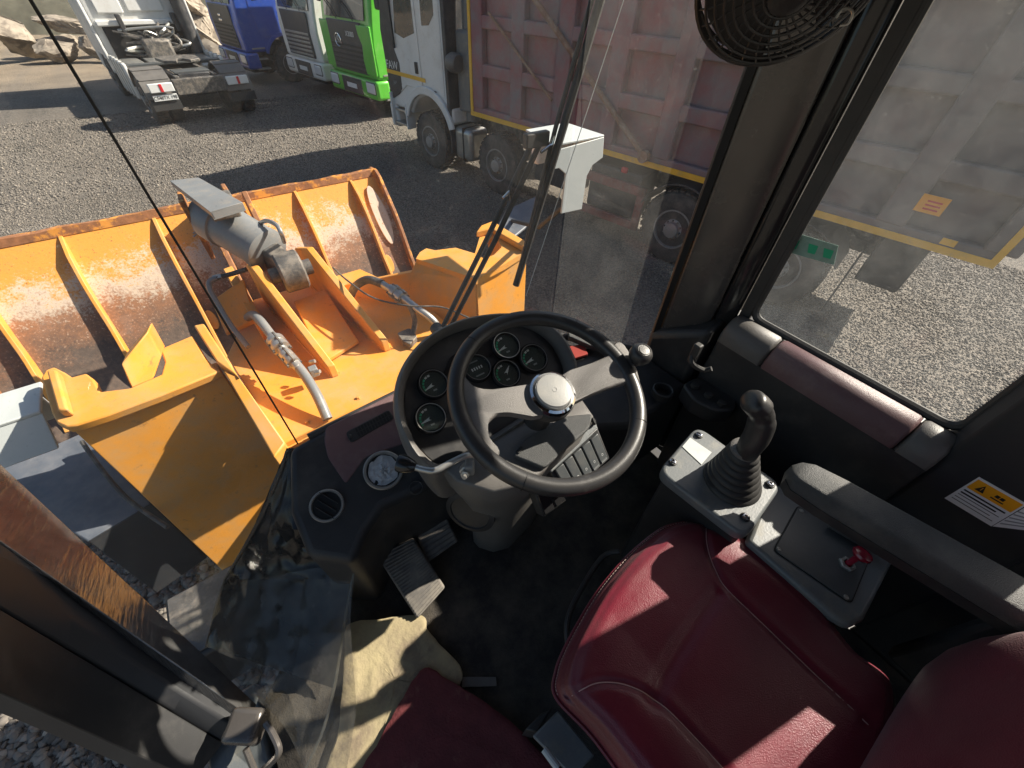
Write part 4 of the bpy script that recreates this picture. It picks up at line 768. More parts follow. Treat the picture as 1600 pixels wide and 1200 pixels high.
post('wall_panel', 'plastic', [(.73, -.38), (.73, -.88), (.80, -.88), (.80, -.40)], 1.62, 2.40, .01)
B().box((.80, .10, 2.0), .05, 1.0, .74).build('wall_panel', 'plastic', cab)
# rear wall and roof
B().box((0, -.93, 2.0), 1.3, .06, .75).build('rear_wall', 'plastic', cab, bevel=.01)
B().add([V(-.60, -.93, 2.40), V(.60, -.93, 2.40), V(.60, -.93, 3.3), V(-.60, -.93, 3.3)], [(0, 1, 2, 3)]).build('rear_window', 'glass_side', cab, smooth=0)
post('pillar', 'pillar', [(-.62, -.86), (-.62, -.95), (-.86, -.95), (-.86, -.86)], 1.65, ZR, .012)
rf = [V(-.90, -1.0, ZR), V(.90, -1.0, ZR), V(.90, .62, ZR), V(.46, .98, ZR), V(-.52, .98, ZR), V(-.90, .62, ZR)]
B().prism(rf, V(0, 0, .14)).build('roof', 'plastic_grey', cab, bevel=.03)
for (a, b_) in (((.84, -.95), (.84, .6)), ((-.86, -.95), (-.86, .55))):
    B().prism([V(a[0]-.05, a[1], 3.16), V(a[0]+.02, a[1], 3.16), V(b_[0]+.02, b_[1], 3.16), V(b_[0]-.05, b_[1], 3.16)], V(0, 0, .258)).build('roof_rail', 'plastic', cab, bevel=.01)
# window-sill trim: rounded cap in three lengths
def sill(name, m, y0, y1, low=False):
    sec = [(.772, 2.36), (.770, 2.392), (.745, 2.402), (.718, 2.399), (.695, 2.384), (.682, 2.360), (.680, 2.33), (.772, 2.33)] if not low else [(.772, 2.329), (.684, 2.329), (.672, 2.20), (.668, 1.95), (.69, 1.66), (.772, 1.66)]
    r = []
    for j, (y, s) in enumerate(((y0, .93), (y0-.008, 1.0), (y1+.008, 1.0), (y1, .93))):
        r.append([V(.772-(.772-x)*s, y, z-(1-s)*.08*(1 if z > 2 else 0)) for x, z in sec])
    return B().loft(r).build(name, m, cab, smooth=50)
sill('inner_panel', 'plastic', .40, -.155, True)
sill('sill_cap', 'plastic_grey', .40, .262); sill('sill_trim', 'maroon', .258, -.082); sill('sill_cap', 'plastic_grey', -.086, -.155)
B().prism([V(.655, .42, 2.36), V(.775, .42, 2.38), V(.79, .62, 2.30), V(.64, .60, 2.24)], V(0, 0, -.6)).build('sill_cap', 'plastic', cab, bevel=.02)
# left A-pillar at the door opening: leaning post of three strips
def lp(x, y, t): return pz(x, y, FZ+.02+t)
def strip(name, m, e0, e1, out, bevel=.01, nrm=None):
    axs = (lp(e0[1][0], e0[1][1], .52)-lp(e0[0][0], e0[0][1], 0)).normalized()
    if nrm: nrm = Vector(nrm); nrm = (nrm-axs*nrm.dot(axs)).normalized()
    rings = []
    for k in range(7):
        t = k/6*1.45-.04
        A = e0[0][0]+(e0[1][0]-e0[0][0])*t, e0[0][1]+(e0[1][1]-e0[0][1])*t
        C = e1[0][0]+(e1[1][0]-e1[0][0])*t, e1[0][1]+(e1[1][1]-e1[0][1])*t
        z = .52*t
        p = lp(*A, z); q = pp(*C, p, nrm) if nrm else lp(*C, z); mid = (p+q)/2
        rings.append([p, mid+(CAM-mid).normalized()*out*1.6, q, q+V(-.05, .02, -.02)-V(0, 0, out), p+V(-.05, .02, -.02)-V(0, 0, out)])
    return B().loft(rings).build(name, m, cab, bevel=bevel, smooth=40)
strip('pillar_strip', 'tapefilm', ((386, 1086), (0, 724)), ((378, 1110), (0, 846)), .0, .003, nrm=(.42, .63, .65))
strip('pillar', 'satin_black', ((378, 1112), (0, 848)), ((338, 1150), (0, 950)), .014, .006)
strip('pillar_flange', 'plastic', ((336, 1152), (0, 952)), ((292, 1215), (0, 1082)), .002, .003)
B().box(V(-.93, .2, 1.60), .14, .75, .05).build('door_sill', 'panel', cab, bevel=.01)
B().box(V(-1.15, 1.17, .88), .30, .34, .40).build('boarding_step', 'satin_black', cab, bevel=.02)
B().box(V(-1.15, 1.17, 1.088), .26, .30, .012).build('step_tread', 'steel_dark', cab, bevel=.003)
# latch block with bent bar at the pillar foot
lt = B().box(pz(385, 1135, 1.72), .085, .075, .06, (V(.8, -.6, 0), V(.6, .8, 0), V(0, 0, 1))).build('latch_block', 'pillar', cab, bevel=.014, seg=3)
B().tube([pz(415, 1130, 1.74), pz(428, 1150, 1.74), pz(436, 1175, 1.73), pz(420, 1195, 1.70), pz(395, 1215, 1.67)], .008, 8, smooth=5).build('latch_bar', 'pillar', lt)
B().tube([pz(384, 1170, 1.73), pz(392, 1190, 1.71), pz(402, 1215, 1.69)], .008, 8, smooth=4).build('latch_bar', 'pillar', lt)
# warning label and stickers
def quad(name, m, pts, par, push, **kw): return B().prism(pts, push).build(name, m, par, smooth=0, **kw)
wl = thing('warning_label', 'white and orange warning label on the dark pillar behind the armrest', 'label', pX(1530, 790, .70))
XS = .70; 
def wq(u, v):   # label coordinates 0..1
    a, b_, c_, d_ = pX(1530, 745, XS), pX(1606, 788, XS), pX(1549, 822, XS), pX(1476, 778, XS)
    return a*(1-u)*(1-v)+b_*u*(1-v)+c_*u*v+d_*(1-u)*v
def wr_(name, m, u0, u1, v0, v1, t): return quad(name, m, [wq(u0, v0), wq(u1, v0), wq(u1, v1), wq(u0, v1)], wl, V(-t, 0, 0))
wr_('label_sheet', 'white_print', 0, 1, 0, 1, .0010); wr_('orange_band', 'orange_print', .04, .96, .06, .40, .0016)
quad('warning_triangle', 'black', [wq(.16, .33), wq(.25, .12), wq(.34, .33)], wl, V(-.0022, 0, 0))
wr_('exclamation_mark', 'orange_print', .243, .257, .19, .28, .0028)
for k in range(2): wr_('heading_character', 'black', .52+.10*k, .60+.10*k, .17, .25, .0022)
wr_('heading_line', 'black', .48, .74, .29, .32, .0022)
for k in range(5):
    wr_('print_line', 'black', .06, .92-.12*(k % 2), .47+.095*k, (.51 if k < 2 else .485)+.095*k, .0016)
B().prism([pX(1551, 822, XS), pX(1608, 789, XS), pX(1640, 806, XS), pX(1600, 828, XS)], V(-.001, 0, 0)).build('lower_sheet', 'white_print', wl, smooth=0)
for k in range(5): quad('print_line', 'grey_print', [pX(1562+7*k, 818-4.6*k, XS), pX(1606+5*k, 824-3*k, XS), pX(1607+5*k, 822.6-3*k, XS), pX(1564+7*k, 816.6-4.6*k, XS)], wl, V(-.0016, 0, 0))
ts = thing('window_sticker', 'small teal sticker with green marks on the right side window', 'sticker', pX(1270, 388, .784))
def tq(u, v, X=.7835):
    a, b_, c_, d_ = pX(1238, 362, X), pX(1310, 384, X), pX(1303, 414, X), pX(1228, 393, X); return a*(1-u)*(1-v)+b_*u*(1-v)+c_*u*v+d_*(1-u)*v
quad('sticker_sheet', 'teal_print', [tq(0, 0), tq(1, 0), tq(1, 1), tq(0, 1)], ts, V(-.0006, 0, 0))
for u0, u1 in ((.12, .22), (.42, .62), (.74, .94)): quad('green_mark', 'green_print', [tq(u0, .3), tq(u1, .3), tq(u1-.03, .75), tq(u0+.02, .75)], ts, V(-.0012, 0, 0))
# ---- dashboard to the left of the column
DP, DN = V(0, .85, 2.205), V(0, -.51, .857)
def dpt(x, y, h=0): return pp(x, y, DP, DN)+V(0, -.51, .857)*h
db = thing('dashboard', 'dark brown dashboard end with vents left of the steering column', 'dashboard', (-.35, .7, 2.1))
out = [dpt(450, 700), dpt(520, 660), dpt(705, 580), dpt(720, 730), dpt(650, 770), dpt(598, 792), dpt(572, 830), dpt(552, 880), dpt(480, 870), dpt(452, 800)]
B().prism(out, V(0, .03, -.5)).build('dash_body', 'plastic', db, bevel=.02, seg=4)
tm = [dpt(508, 668, .002), dpt(620, 612, .002), dpt(705, 585, .002), dpt(706, 640, .002), dpt(640, 690, .002), dpt(570, 715, .002), dpt(540, 757, .002), dpt(512, 715, .002), dpt(506, 690, .002)]
B().prism(fillet(tm, .012), V(0, .003, -.012)).build('trim_panel', 'maroon', db, bevel=.004)
gv = B().prism(fillet([dpt(540, 676, .005), dpt(608, 640, .005), dpt(616, 654, .005), dpt(548, 693, .005)], .01), DN*-.008).build('vent_grille', 'plastic', db, bevel=.002)
for k in range(12):
    for r in range(2):
        t0 = .20+k*.066; a0 = .10+.44*r
        def gp(s, v): return dpt(540+68*s+8*v, 676-36*s+16*v, .0056)
        B().prism([gp(t0, a0), gp(t0+.045, a0), gp(t0+.045, a0+.36), gp(t0, a0+.36)], DN*.0008).build('slot', 'black', gv, smooth=0)
B().lathe(dpt(547, 682, .0055), DN, [(.006, 0), (.006, .002), (.004, .003)], 14).build('grille_knob', 'rubber', gv)
def round_vent(x, y, r, foil):
    c = dpt(x, y, .004); q = (dpt(x+r, y, .004)-c).length
    v = B().lathe(c, DN, [(q, -.004), (q, .006), (q*.95, .009), (q*.86, .009), (q*.82, .004), (q*.80, -.02)], 40, caps=False).build('round_vent', 'zinc', db)
    B().lathe(c, DN, [(q*.815, -.018), (q*.815, .0015)], 32).build('vent_bowl', 'black', v)
    if foil:
        rows = []; rr = random.Random(2)
        for i in range(8): rows.append([c+(V(1, 0, 0)*math.cos(j*.3142)+V(0, .857, .51)*math.sin(j*.3142))*q*.78*(i+.05)/7*rr.uniform(.92, 1.02)+DN*(.008-.006*i/7+rr.uniform(-.003, .003)) for j in range(20)])
        B().loft(rows).build('foil_wad', mat('grey_foil', (.42, .43, .44), .4, var=.2, vs=80), v, smooth=20)
    else:
        for k in (-1, 0, 1): B().box(c+V(.6, .7, .4).normalized()*(k*q*.45)+DN*.004, q*1.3, .002, .012, (V(.5, -.75, -.45).normalized(), V(.6, .7, .4).normalized(), DN)).build('vane', 'rubber', v)
round_vent(511, 790, 27, False); round_vent(599, 735, 31, True)
B().torus(dpt(650, 762, .004), DN, .018, .002, 28, 6).build('socket_ring', 'rubber', db)
# ---- dash right of the column, below the windshield
dr_ = thing('right_dash_shelf', 'black dash shelf below the windshield right of the instruments', 'dashboard', (.5, .65, 2.1))
B().prism([V(.10, .83, 2.15), V(.42, .83, 2.15), V(.645, .58, 2.15), V(.655, .40, 2.15), V(.40, .42, 2.09), V(.10, .60, 2.09)], V(0, 0, -.35)).build('shelf_body', 'plastic', dr_, bevel=.015)
B().prism([pz(886, 522, 2.165), pz(925, 535, 2.165), pz(1003, 562, 2.165), pz(1005, 570, 2.165), pz(920, 546, 2.165), pz(888, 532, 2.165)], V(0, 0, .02)).build('film_edge', 'grain', dr_, bevel=.003)
B().prism([pz(884, 545, 2.157), pz(912, 540, 2.157), pz(918, 556, 2.157), pz(888, 566, 2.157)], V(0, 0, .01)).build('red_cloth', mat('red_cloth', (.3, .03, .02), .8), dr_, bevel=.002)
B().lathe(pz(1036, 610, 2.155), V(0, 0, 1), [(.034, -.02), (.034, .004), (.030, .007), (.027, .004), (.026, -.03)], 32, caps=False).build('cup_ring', 'plastic', dr_)
# heater knobs on the front of the right sill
hk = B().prism(fillet([pz(1066, 600, 2.19), pz(1090, 588, 2.19), pz(1150, 622, 2.19), pz(1150, 640, 2.19), pz(1120, 642, 2.19), pz(1085, 625, 2.19)], .02), V(0, 0, -.06)).build('knob_panel', 'plastic', dr_, bevel=.006)
for x, y in ((1085, 604), (1106, 619), (1127, 632)):
    B().lathe(pz(x, y, 2.191), V(0, 0, 1), [(.013, 0), (.012, .012), (.003, .014)], 18).build('knob', 'rubber', hk)
B().tube([pz(1086, 548, 2.42), pz(1080, 566, 2.40), pz(1098, 578, 2.37), pz(1112, 576, 2.38)], .007, 8, smooth=5).build('hook', 'rubber', dr_)
B().box(pz(1086, 552, 2.42), .02, .02, .06).build('hook_block', 'rubber', dr_, bevel=.004)

# ---- wiper, outside the windshield
wp = thing('windshield_wiper', 'black double-arm wiper standing outside the windshield', 'wiper', pY(690, 520, .9))
for dx in (0, 14):
    B().tube([pY(832+dx*.9, 222, .925), pY(760+dx, 375, .925), pY(690+dx, 515-dx*.3, .915), pY(672+dx, 560, .905)], .0075, 8).build('arm', 'rubber', wp)
B().tube([pY(944, -20, .895), pY(880, 200, .895), pY(806, 446, .895)], .0105, 8).build('blade', 'rubber', wp)
B().tube([pY(930, -20, .91), pY(868, 200, .91), pY(812, 420, .91)], .006, 8).build('blade_spine', 'rubber', wp)
B().box(pY(838, 218, .915), .075, .02, .035).build('bracket', 'rubber', wp, bevel=.004)
B().tube([pY(845, 238, .90), pY(862, 226, .90), pY(866, 212, .90)], .004, 8).build('clip', 'chrome', wp); B().tube([pY(786, 310, .915), pY(795, 300, .915), pY(798, 312, .915)], .004, 8).build('clip', 'chrome', wp)
B().lathe(pY(688, 520, .91), V(0, 1, 0), [(.02, -.01), (.02, .03)], 16).build('pivot', 'rubber', wp)
cdd = B().tube([pY(978, -10, .845), pY(822, 462, .845)], .0011, 6).build('thin_cord', 'white_print', None); tag(cdd, 'thin white cord stretched down the windshield right of the wiper', 'cord')
# ---- small yellow sticker plate on the cowl
ys = thing('cowl_tag', 'small white tag with yellow sticker behind the steering wheel rim', 'tag', pY(845, 505, .90))
B().prism([pY(826, 497, .885), pY(856, 497, .885), pY(864, 525, .885), pY(830, 530, .885)], V(0, .006, 0)).build('tag_plate', 'lampbox', ys, smooth=0); B().prism([pY(828, 496, .884), pY(850, 498, .884), pY(852, 508, .884), pY(842, 514, .884), pY(830, 508, .884)], V(0, -.002, 0)).build('tag_sticker', 'yellow_print', ys, smooth=0)
# ================================================================== INSIDE THE CAB
# ---- instrument console and column
IP, IN = pz(760, 600, 2.33), V(0, -.5, .866)
def ip(x, y, h=0): return pp(x, y, IP, IN)+IN*h
ic = thing('instrument_console', 'black hooded instrument console with round gauges on the steering column', 'instrument panel', (.0, .6, 1.7))
ol = [(684, 742), (652, 726), (626, 685), (615, 640), (622, 592), (646, 552), (684, 522), (732, 504), (790, 498), (836, 506), (868, 528), (886, 556), (893, 585), (868, 622), (800, 672), (735, 712)]
base = [ip(x, y) for x, y in ol]; cen = sum(base, Vector())/len(base)
base = spline(base, 4, True)
def ring(s, h, dn=0): return [cen+(p-cen)*s+IN*h+V(0, 0, -dn) for p in base]
B().loft([ring(.90, -.02, .16), ring(1.0, .0, .03), ring(1.01, .02), ring(1.0, .034), ring(.965, .040), ring(.925, .034), ring(.90, .006), ring(.89, .0)]).build('hood', 'plastic_grey', ic, smooth=60)
B().prism(ring(.885, .0012), IN*.002).build('face', 'plastic', ic, smooth=0)
B().prism(fillet([ip(702, 560, .004), ip(742, 534, .004), ip(768, 532, .004), ip(771, 555, .004), ip(757, 562, .004), ip(720, 580, .004), ip(690, 590, .004)], .008), IN*.003).build('display_window', 'gloss_black', ic, bevel=.001)
def gauge(x, y, r, a0, kind=0):
    c = ip(x, y, .004); R = (ip(x+r, y, .004)-c).length; X = V(1, 0, 0); Y = IN.cross(X)
    g_ = B().lathe(c, IN, [(R*1.12, -.002), (R*1.10, .012), (R*1.02, .016), (R*.94, .013), (R*.90, .004)], 36, caps=False).build('gauge', 'gloss_black', ic)
    B().torus(c+IN*.0145, IN, R*.98, R*.035, 36, 6).build('bezel', 'zinc' if y in (543, 655) else 'plastic_grey', g_)
    B().lathe(c, IN, [(R*.92, -.001), (R*.92, .003)], 36).build('gauge_face', 'gauge_face', g_)
    def pol(rr, a): return c+(X*math.cos(a)+Y*math.sin(a))*R*rr+IN*.0036
    if kind == 0:
        for k in range(6):
            a = rad(200-k*20); B().prism([pol(.62, a), pol(.62, a-rad(15)), pol(.76, a-rad(15)), pol(.76, a)], IN*.0006).build('scale_mark', 'green_print' if k < 4 else 'white_print', g_, smooth=0)
        nd = rad(a0); t = V(0, 0, 0)
        B().prism([pol(.12, nd+1.57), pol(.12, nd-1.57), pol(.72, nd-.03), pol(.72, nd+.03)], IN*.0012).build('needle', 'white_print', g_, smooth=0)
        B().lathe(c+IN*.004, IN, [(R*.10, 0), (R*.10, .002)], 14).build('needle_cap', 'black', g_)
        B().box(pol(.42, rad(265)), R*.28, R*.12, .0008, (X, Y, IN)).build('symbol', 'grey_print', g_)
    else:
        B().box(c+IN*.004, R*1.1, R*.36, .001, (X, Y, IN)).build('counter_window', 'black', g_); 
        for k in range(5): B().box(c+X*R*(-.4+.2*k)+IN*.0048, R*.10, R*.22, .0006, (X, Y, IN)).build('digit', 'white_print', g_)
        B().box(pol(.55, rad(90)), R*.7, R*.1, .0008, (X, Y, IN)).build('print_line', 'grey_print', g_); B().box(pol(.55, rad(270)), R*.7, R*.1, .0008, (X, Y, IN)).build('print_line', 'grey_print', g_)
    B().lathe(c+IN*.010, IN, [(R*.93, 0), (R*.93, .0006)], 36).build('gauge_glass', 'glass_gauge', g_, smooth=0)
for q in ((676, 602, 22, 195), (672, 655, 23, 185), (744, 577, 20, 0, 1), (789, 586, 20, 40), (789, 543, 20, 190), (831, 562, 20, 190)): gauge(*q)
# column shroud
sh_top = [(690, 735), (712, 758), (770, 775), (830, 760), (905, 690), (928, 655), (905, 622), (868, 630), (790, 680)]
def shr(z, k, dy=0): 
    p = [pz(x, y, 2.27) for x, y in sh_top]; c = sum(p, Vector())/len(p); return [V(c.x+(a.x-c.x)*k, c.y+(a.y-c.y)*k+dy, z+(a.z-2.27)) for a in p]
B().loft([shr(2.29, .90), shr(2.285, .98), shr(2.26, 1.0), shr(2.17, .92, .02), shr(2.10, .80, .03), shr(1.95, .66, .05), shr(1.80, .62, .06), shr(1.66, .60, .07)]).build('column_shroud', 'plastic_grey', ic, bevel=.01, smooth=40)
B().prism(fillet([pz(820, 690, 2.292), pz(880, 655, 2.292), pz(925, 650, 2.292), pz(920, 672, 2.292), pz(850, 735, 2.292), pz(800, 715, 2.292)], .012), V(0, 0, .012)).build('upper_cover', 'grain', ic, bevel=.006)
B().box(pz(812, 703, 2.306), .022, .010, .004, (V(.8, .3, 0).normalized(), V(-.3, .8, 0).normalized(), V(0, 0, 1))).build('key_slot', 'black', ic, bevel=.002)
B().lathe(pz(926, 659, 2.28), V(.6, -.4, .5), [(.010, 0), (.010, .006), (.006, .007)], 14).build('hole_plug', 'black', ic)
# pedestal side with oval inset
B().lathe(pz(735, 800, 2.0), V(-.75, -.55, .25), [(.075, -.02), (.075, .004), (.060, .008), (.058, .004), (.001, .004)], 32).build('side_cover', 'plastic', ic)
# rocker switches in a sloping block
sw0, sw1, sw2, sw3 = pz(864, 735, 2.24), pz(932, 676, 2.26), pz(948, 715, 2.20), pz(886, 772, 2.18)
def swp(u, v): return sw0*(1-u)*(1-v)+sw1*u*(1-v)+sw2*u*v+sw3*(1-u)*v
swn = (sw1-sw0).cross(sw3-sw0).normalized(); swn = swn if swn.z > 0 else -swn
sb = B().prism([swp(-.05, -.12), swp(1.06, -.12), swp(1.06, 1.12), swp(-.05, 1.12)], swn*-.05).build('switch_block', 'plastic', ic, bevel=.004)
for k in range(5):
    u0 = .02+k*.20
    s_ = B().prism([swp(u0, .0), swp(u0+.17, .0), swp(u0+.17, 1.0), swp(u0, 1.0)], swn*.008).build('rocker_switch', 'panel_dark', sb, bevel=.002)
    for j in range(5): B().prism([swp(u0+.02+j*.026, .90), swp(u0+.034+j*.026, .90), swp(u0+.034+j*.026, .98), swp(u0+.02+j*.026, .98)], swn*.0088).build('grip_mark', 'grey_print', s_, smooth=0)
    B().torus(swp(u0+.085, .72)+swn*.0084, swn, .0028, .0005, 12, 4).build('symbol', 'white_print', s_)
B().prism([pz(838, 733, 2.25), pz(930, 660, 2.27), pz(934, 672, 2.26), pz(862, 738, 2.245)], V(0, 0, .004)).build('switch_bezel', 'panel', ic, bevel=.001)
lw0, lw1, lw2, lw3 = pz(836, 772, 2.15), pz(868, 752, 2.15), pz(885, 782, 2.08), pz(850, 808, 2.08)
B().prism([lw0, lw1, lw2, lw3], V(0, .03, -.03)).build('switch_block', 'plastic', ic, bevel=.003)
for k in range(2):
    a_, c_ = k*.5+.04, k*.5+.46; f = lambda u, v: lw0*(1-u)*(1-v)+lw1*u*(1-v)+lw2*u*v+lw3*(1-u)*v
    B().prism([f(a_, .05), f(c_, .05), f(c_, .95), f(a_, .95)], V(0, -.003, .006)).build('rocker_switch', 'gloss_black', ic, bevel=.002)
# ---- gear lever on the left of the column
gl_ = thing('gear_lever', 'short steel gear lever with black knob left of the column', 'lever', pz(735, 715, 2.3))
pts = [pz(738, 713, 2.33), pz(728, 712, 2.345), pz(700, 725, 2.345), pz(680, 735, 2.345), pz(660, 733, 2.345), pz(640, 727, 2.345)]
B().tube(pts, .0075, 12, smooth=5).build('lever_rod', 'zinc', gl_)
kd = (pz(620, 722, 2.35)-pz(650, 730, 2.345)).normalized()
B().lathe(pz(650, 730, 2.345), kd, [(.009, 0), (.013, .006), (.019, .022), (.0205, .034), (.019, .040), (.014, .042), (.001, .0425)], 28).build('knob', 'gloss_black', gl_)
B().lathe(pz(727, 738, 2.31), V(-.5, -.7, .4), [(.014, -.02), (.014, 0), (.010, .001), (.010, .012), (.005, .013), (.005, .022)], 6).build('pivot_bolt', 'zinc', gl_)
B().box(pz(734, 727, 2.315), .02, .035, .035, (V(.8, -.5, 0).normalized(), V(.5, .8, 0).normalized(), V(0, 0, 1))).build('bracket', 'steel', gl_, bevel=.004)

# ---- steering wheel
sc = V(.042, .432, 2.45); th_ = rad(18); sn = V(0, -math.sin(th_), math.cos(th_))
def sp_(x, y, h=0): return pp(x, y, sc, sn)+sn*h
st = thing('steering_wheel', 'black two-spoke steering wheel with spinner knob and chrome hub', 'steering wheel', sc)
B().torus(sc, sn, .207, .0185, 96, 16).build('rim', 'rim_black', st)
for x, y in ((736, 535), (905, 487), (1010, 665), (822, 742)):
    p = sp_(x, y)-sc; p = p.normalized(); B().torus(sc+p*.208, sn.cross(p), .0186, .0007, 20, 5).build('seam_ring', 'black', st)
ls = [(712, 575), (726, 592), (740, 604), (770, 608), (845, 600), (850, 648), (800, 645), (778, 648), (765, 658), (761, 670), (764, 690), (780, 710), (757, 722), (732, 690), (716, 640)]
rs = [(875, 587), (925, 567), (948, 557), (957, 546), (962, 536), (974, 540), (990, 568), (1000, 604), (996, 614), (988, 603), (975, 600), (950, 607), (920, 618), (880, 632)]
def spoke(ptsx):
    p = spline([sp_(x, y) for x, y in ptsx], 3, True)
    c = sum(p, Vector())/len(p)
    def inset(k): return [q+(c-q).normalized()*k for q in p]
    def dish(q, h): # dished towards the hub, which stands a little lower
        r = (q-sc).length; return q+sn*(h-.012*max(0, 1-r/.19))
    return B().loft([[dish(q, -.014) for q in inset(.004)], [dish(q, -.009) for q in p], [dish(q, .003) for q in p], [dish(q, .008) for q in inset(.005)]])
spoke(ls).build('spoke', 'spoke', st, smooth=50); spoke(rs).build('spoke', 'spoke', st, smooth=50)
hc = sp_(862, 616, -.01); hub = B().lathe(hc, sn, [(.050, -.03), (.055, -.015), (.056, .004), (.050, .012), (.045, .012)], 48).build('hub', 'rubber', st)
B().lathe(hc, sn, [(.050, .002), (.054, .010), (.052, .020), (.047, .0235), (.043, .020), (.042, .010)], 48, caps=False).build('chrome_ring', 'chrome', hub)
B().lathe(hc, sn, [(.0415, .008), (.0415, .026), (.039, .030), (.03, .0315), (.001, .032)], 48).build('horn_cap', 'cap', hub)
B().torus(hc+sn*.0320, sn, .005, .0006, 20, 5).build('cap_emblem', 'grey_print', hub); 
kb = sp_(990, 566, 0); B().lathe(kb, sn, [(.012, -.01), (.012, .012), (.016, .016), (.024, .022), (.0275, .032), (.0265, .044), (.021, .052), (.0155, .0545), (.015, .0535), (.013, .0535), (.0125, .055), (.001, .0555)], 36).build('spinner_knob', 'rim_black', st)
B().lathe(hc, sn, [(.03, -.02), (.034, -.12)], 24).build('shaft_cover', 'plastic', st)

# ---- joystick console
jc = thing('joystick_console', 'grey side console with rubber booted joystick right of the seat', 'control console', (.4, .1, 1.7))
ZP = 2.22
cnr = poly([(1090, 664), (1028, 736), (1166, 842), (1224, 757)], ZP)
B().prism(fillet(cnr, .035, 6), V(0, 0, -.035)).build('lever_plate', 'panel', jc, bevel=.008, seg=3)
B().prism([V(p.x, p.y, ZP-.034) for p in poly([(1092, 676), (1040, 738), (1166, 832), (1212, 757)], ZP)], V(0, 0, -.5)).build('console_box', 'plastic', jc, bevel=.01)
for x, y in ((1092, 680), (1051, 722), (1203, 757), (1164, 808)):
    b0 = B().lathe(pz(x, y, ZP+.001), V(0, 0, 1), [(.011, -.002), (.011, .002), (.0095, .003)], 18).build('washer', 'rubber', jc)
    B().lathe(pz(x, y, ZP+.003), V(0, 0, 1), [(.0075, 0), (.0075, .005), (.006, .006), (.0042, .006), (.0042, .003)], 16).build('bolt', 'chrome', b0)
B().prism([pz(1066, 698, ZP+.001), pz(1078, 684, ZP+.001), pz(1112, 707, ZP+.001), pz(1096, 726, ZP+.001)], V(0, 0, .0008)).build('position_label', 'lampbox', jc, smooth=0)
bc = pz(1144, 752, ZP); bt_ = pz(1164, 702, 2.345); bx = (bt_-bc); bl = bx.length
rings = []; nb = 7
for k in range(nb*4+1):
    t = k/(nb*4); ph = k % 4
    r = .062*(1-t)**.8+.030*t if True else 0; r = .067+(.031-.067)*t**.9; r *= (1.0 if ph in (0,) else 1.06 if ph in (1, 2) else .90)
    c = bc+bx*t; rings.append([c+V(math.cos(2*math.pi*i/40)*r, math.sin(2*math.pi*i/40)*r, -.004*(1 if ph == 1 else 0)) for i in range(40)])
B().loft(rings).build('rubber_boot', 'rubber', jc, smooth=60)
B().lathe(bt_-bx.normalized()*.01, bx, [(.031, 0), (.031, .016), (.024, .020)], 28).build('boot_collar', 'spoke', jc)
gp_ = [pz(1166, 708, 2.345), pz(1173, 695, 2.375), pz(1182, 682, 2.40), pz(1189, 664, 2.43), pz(1190, 648, 2.455), pz(1185, 636, 2.475), pz(1176, 627, 2.488)]
sps = spline(gp_, 5); rings = []
fwd = V(.25, .95, .1).normalized()
for i, p in enumerate(sps):
    t = i/(len(sps)-1); tn = (sps[min(i+1, len(sps)-1)]-sps[max(i-1, 0)]).normalized(); sx = tn.cross(fwd).normalized(); sy = tn.cross(sx)
    a = .0215+.004*math.sin(t*3.14)*(1 if t < .6 else .6)+(.004 if t > .8 else 0); b_ = a*(1.12 if t < .75 else 1.25)
    rings.append([p+sx*math.cos(q)*a+sy*math.sin(q)*b_ for q in [2*math.pi*k/20 for k in range(20)]])
e_ = rings[-1]; c = sum(e_, Vector())/20; tn = (sps[-1]-sps[-2]).normalized()
rings += [[c+(q-c)*.85+tn*.007 for q in e_], [c+(q-c)*.45+tn*.011 for q in e_]]
gr = B().loft(rings).build('joystick_grip', 'rim_black', jc, smooth=60)
for x, y, z in ((1189, 640, 2.485), (1194, 650, 2.475)): B().lathe(pz(x, y, z), V(.55, -.65, .5), [(.0035, -.006), (.0035, .004), (.002, .005)], 12).build('grip_button', 'black', gr)
# rear half of the console: grey tray with dark plate, screws and red pull knob
ZQ = 2.17
tray = poly([(1205, 752), (1245, 768), (1300, 800), (1388, 855), (1396, 880), (1376, 920), (1352, 968), (1330, 980), (1305, 965), (1168, 845)], ZQ)
B().prism(tray, V(0, 0, -.03)).build('console_top', 'panel', jc, bevel=.010, seg=3)
B().prism([V(p.x, p.y, ZQ-.028) for p in poly([(1210, 765), (1380, 862), (1335, 968), (1180, 845)], ZQ)], V(0, 0, -.48)).build('console_box', 'plastic', jc, bevel=.01)
plt = poly([(1246, 789), (1362, 866), (1330, 945), (1207, 860)], ZQ+.001)
pf = fillet(plt, .012, 4); cc = sum(pf, Vector())/len(pf)
B().prism(pf, V(0, 0, .0006)).build('plate_gasket', 'black', jc, smooth=0)
ctl = B().prism([cc+(p-cc)*.972+V(0, 0, .0004) for p in pf], V(0, 0, .003)).build('control_plate', 'panel_dark', jc, bevel=.001)
for x, y in ((1252, 798), (1217, 858), (1322, 933), (1347, 868)):
    s_ = B().lathe(pz(x, y, ZQ+.0042), V(0, 0, 1), [(.0052, -.001), (.0052, .0012), (.003, .0022), (.0012, .0012)], 14).build('screw', 'zinc', ctl)
nb0 = pz(1322, 882, ZQ+.004); B().lathe(nb0, V(0, 0, 1), [(.017, 0), (.0175, .006), (.015, .009), (.010, .009), (.010, .004)], 6).build('hex_nut', 'zinc', jc)
kx = V(.25, -.05, .97).normalized(); 
B().lathe(nb0, kx, [(.007, 0), (.0065, .028), (.009, .034), (.017, .040), (.0195, .046), (.018, .052), (.010, .055), (.001, .056)], 28).build('pull_knob', 'button_red', jc)
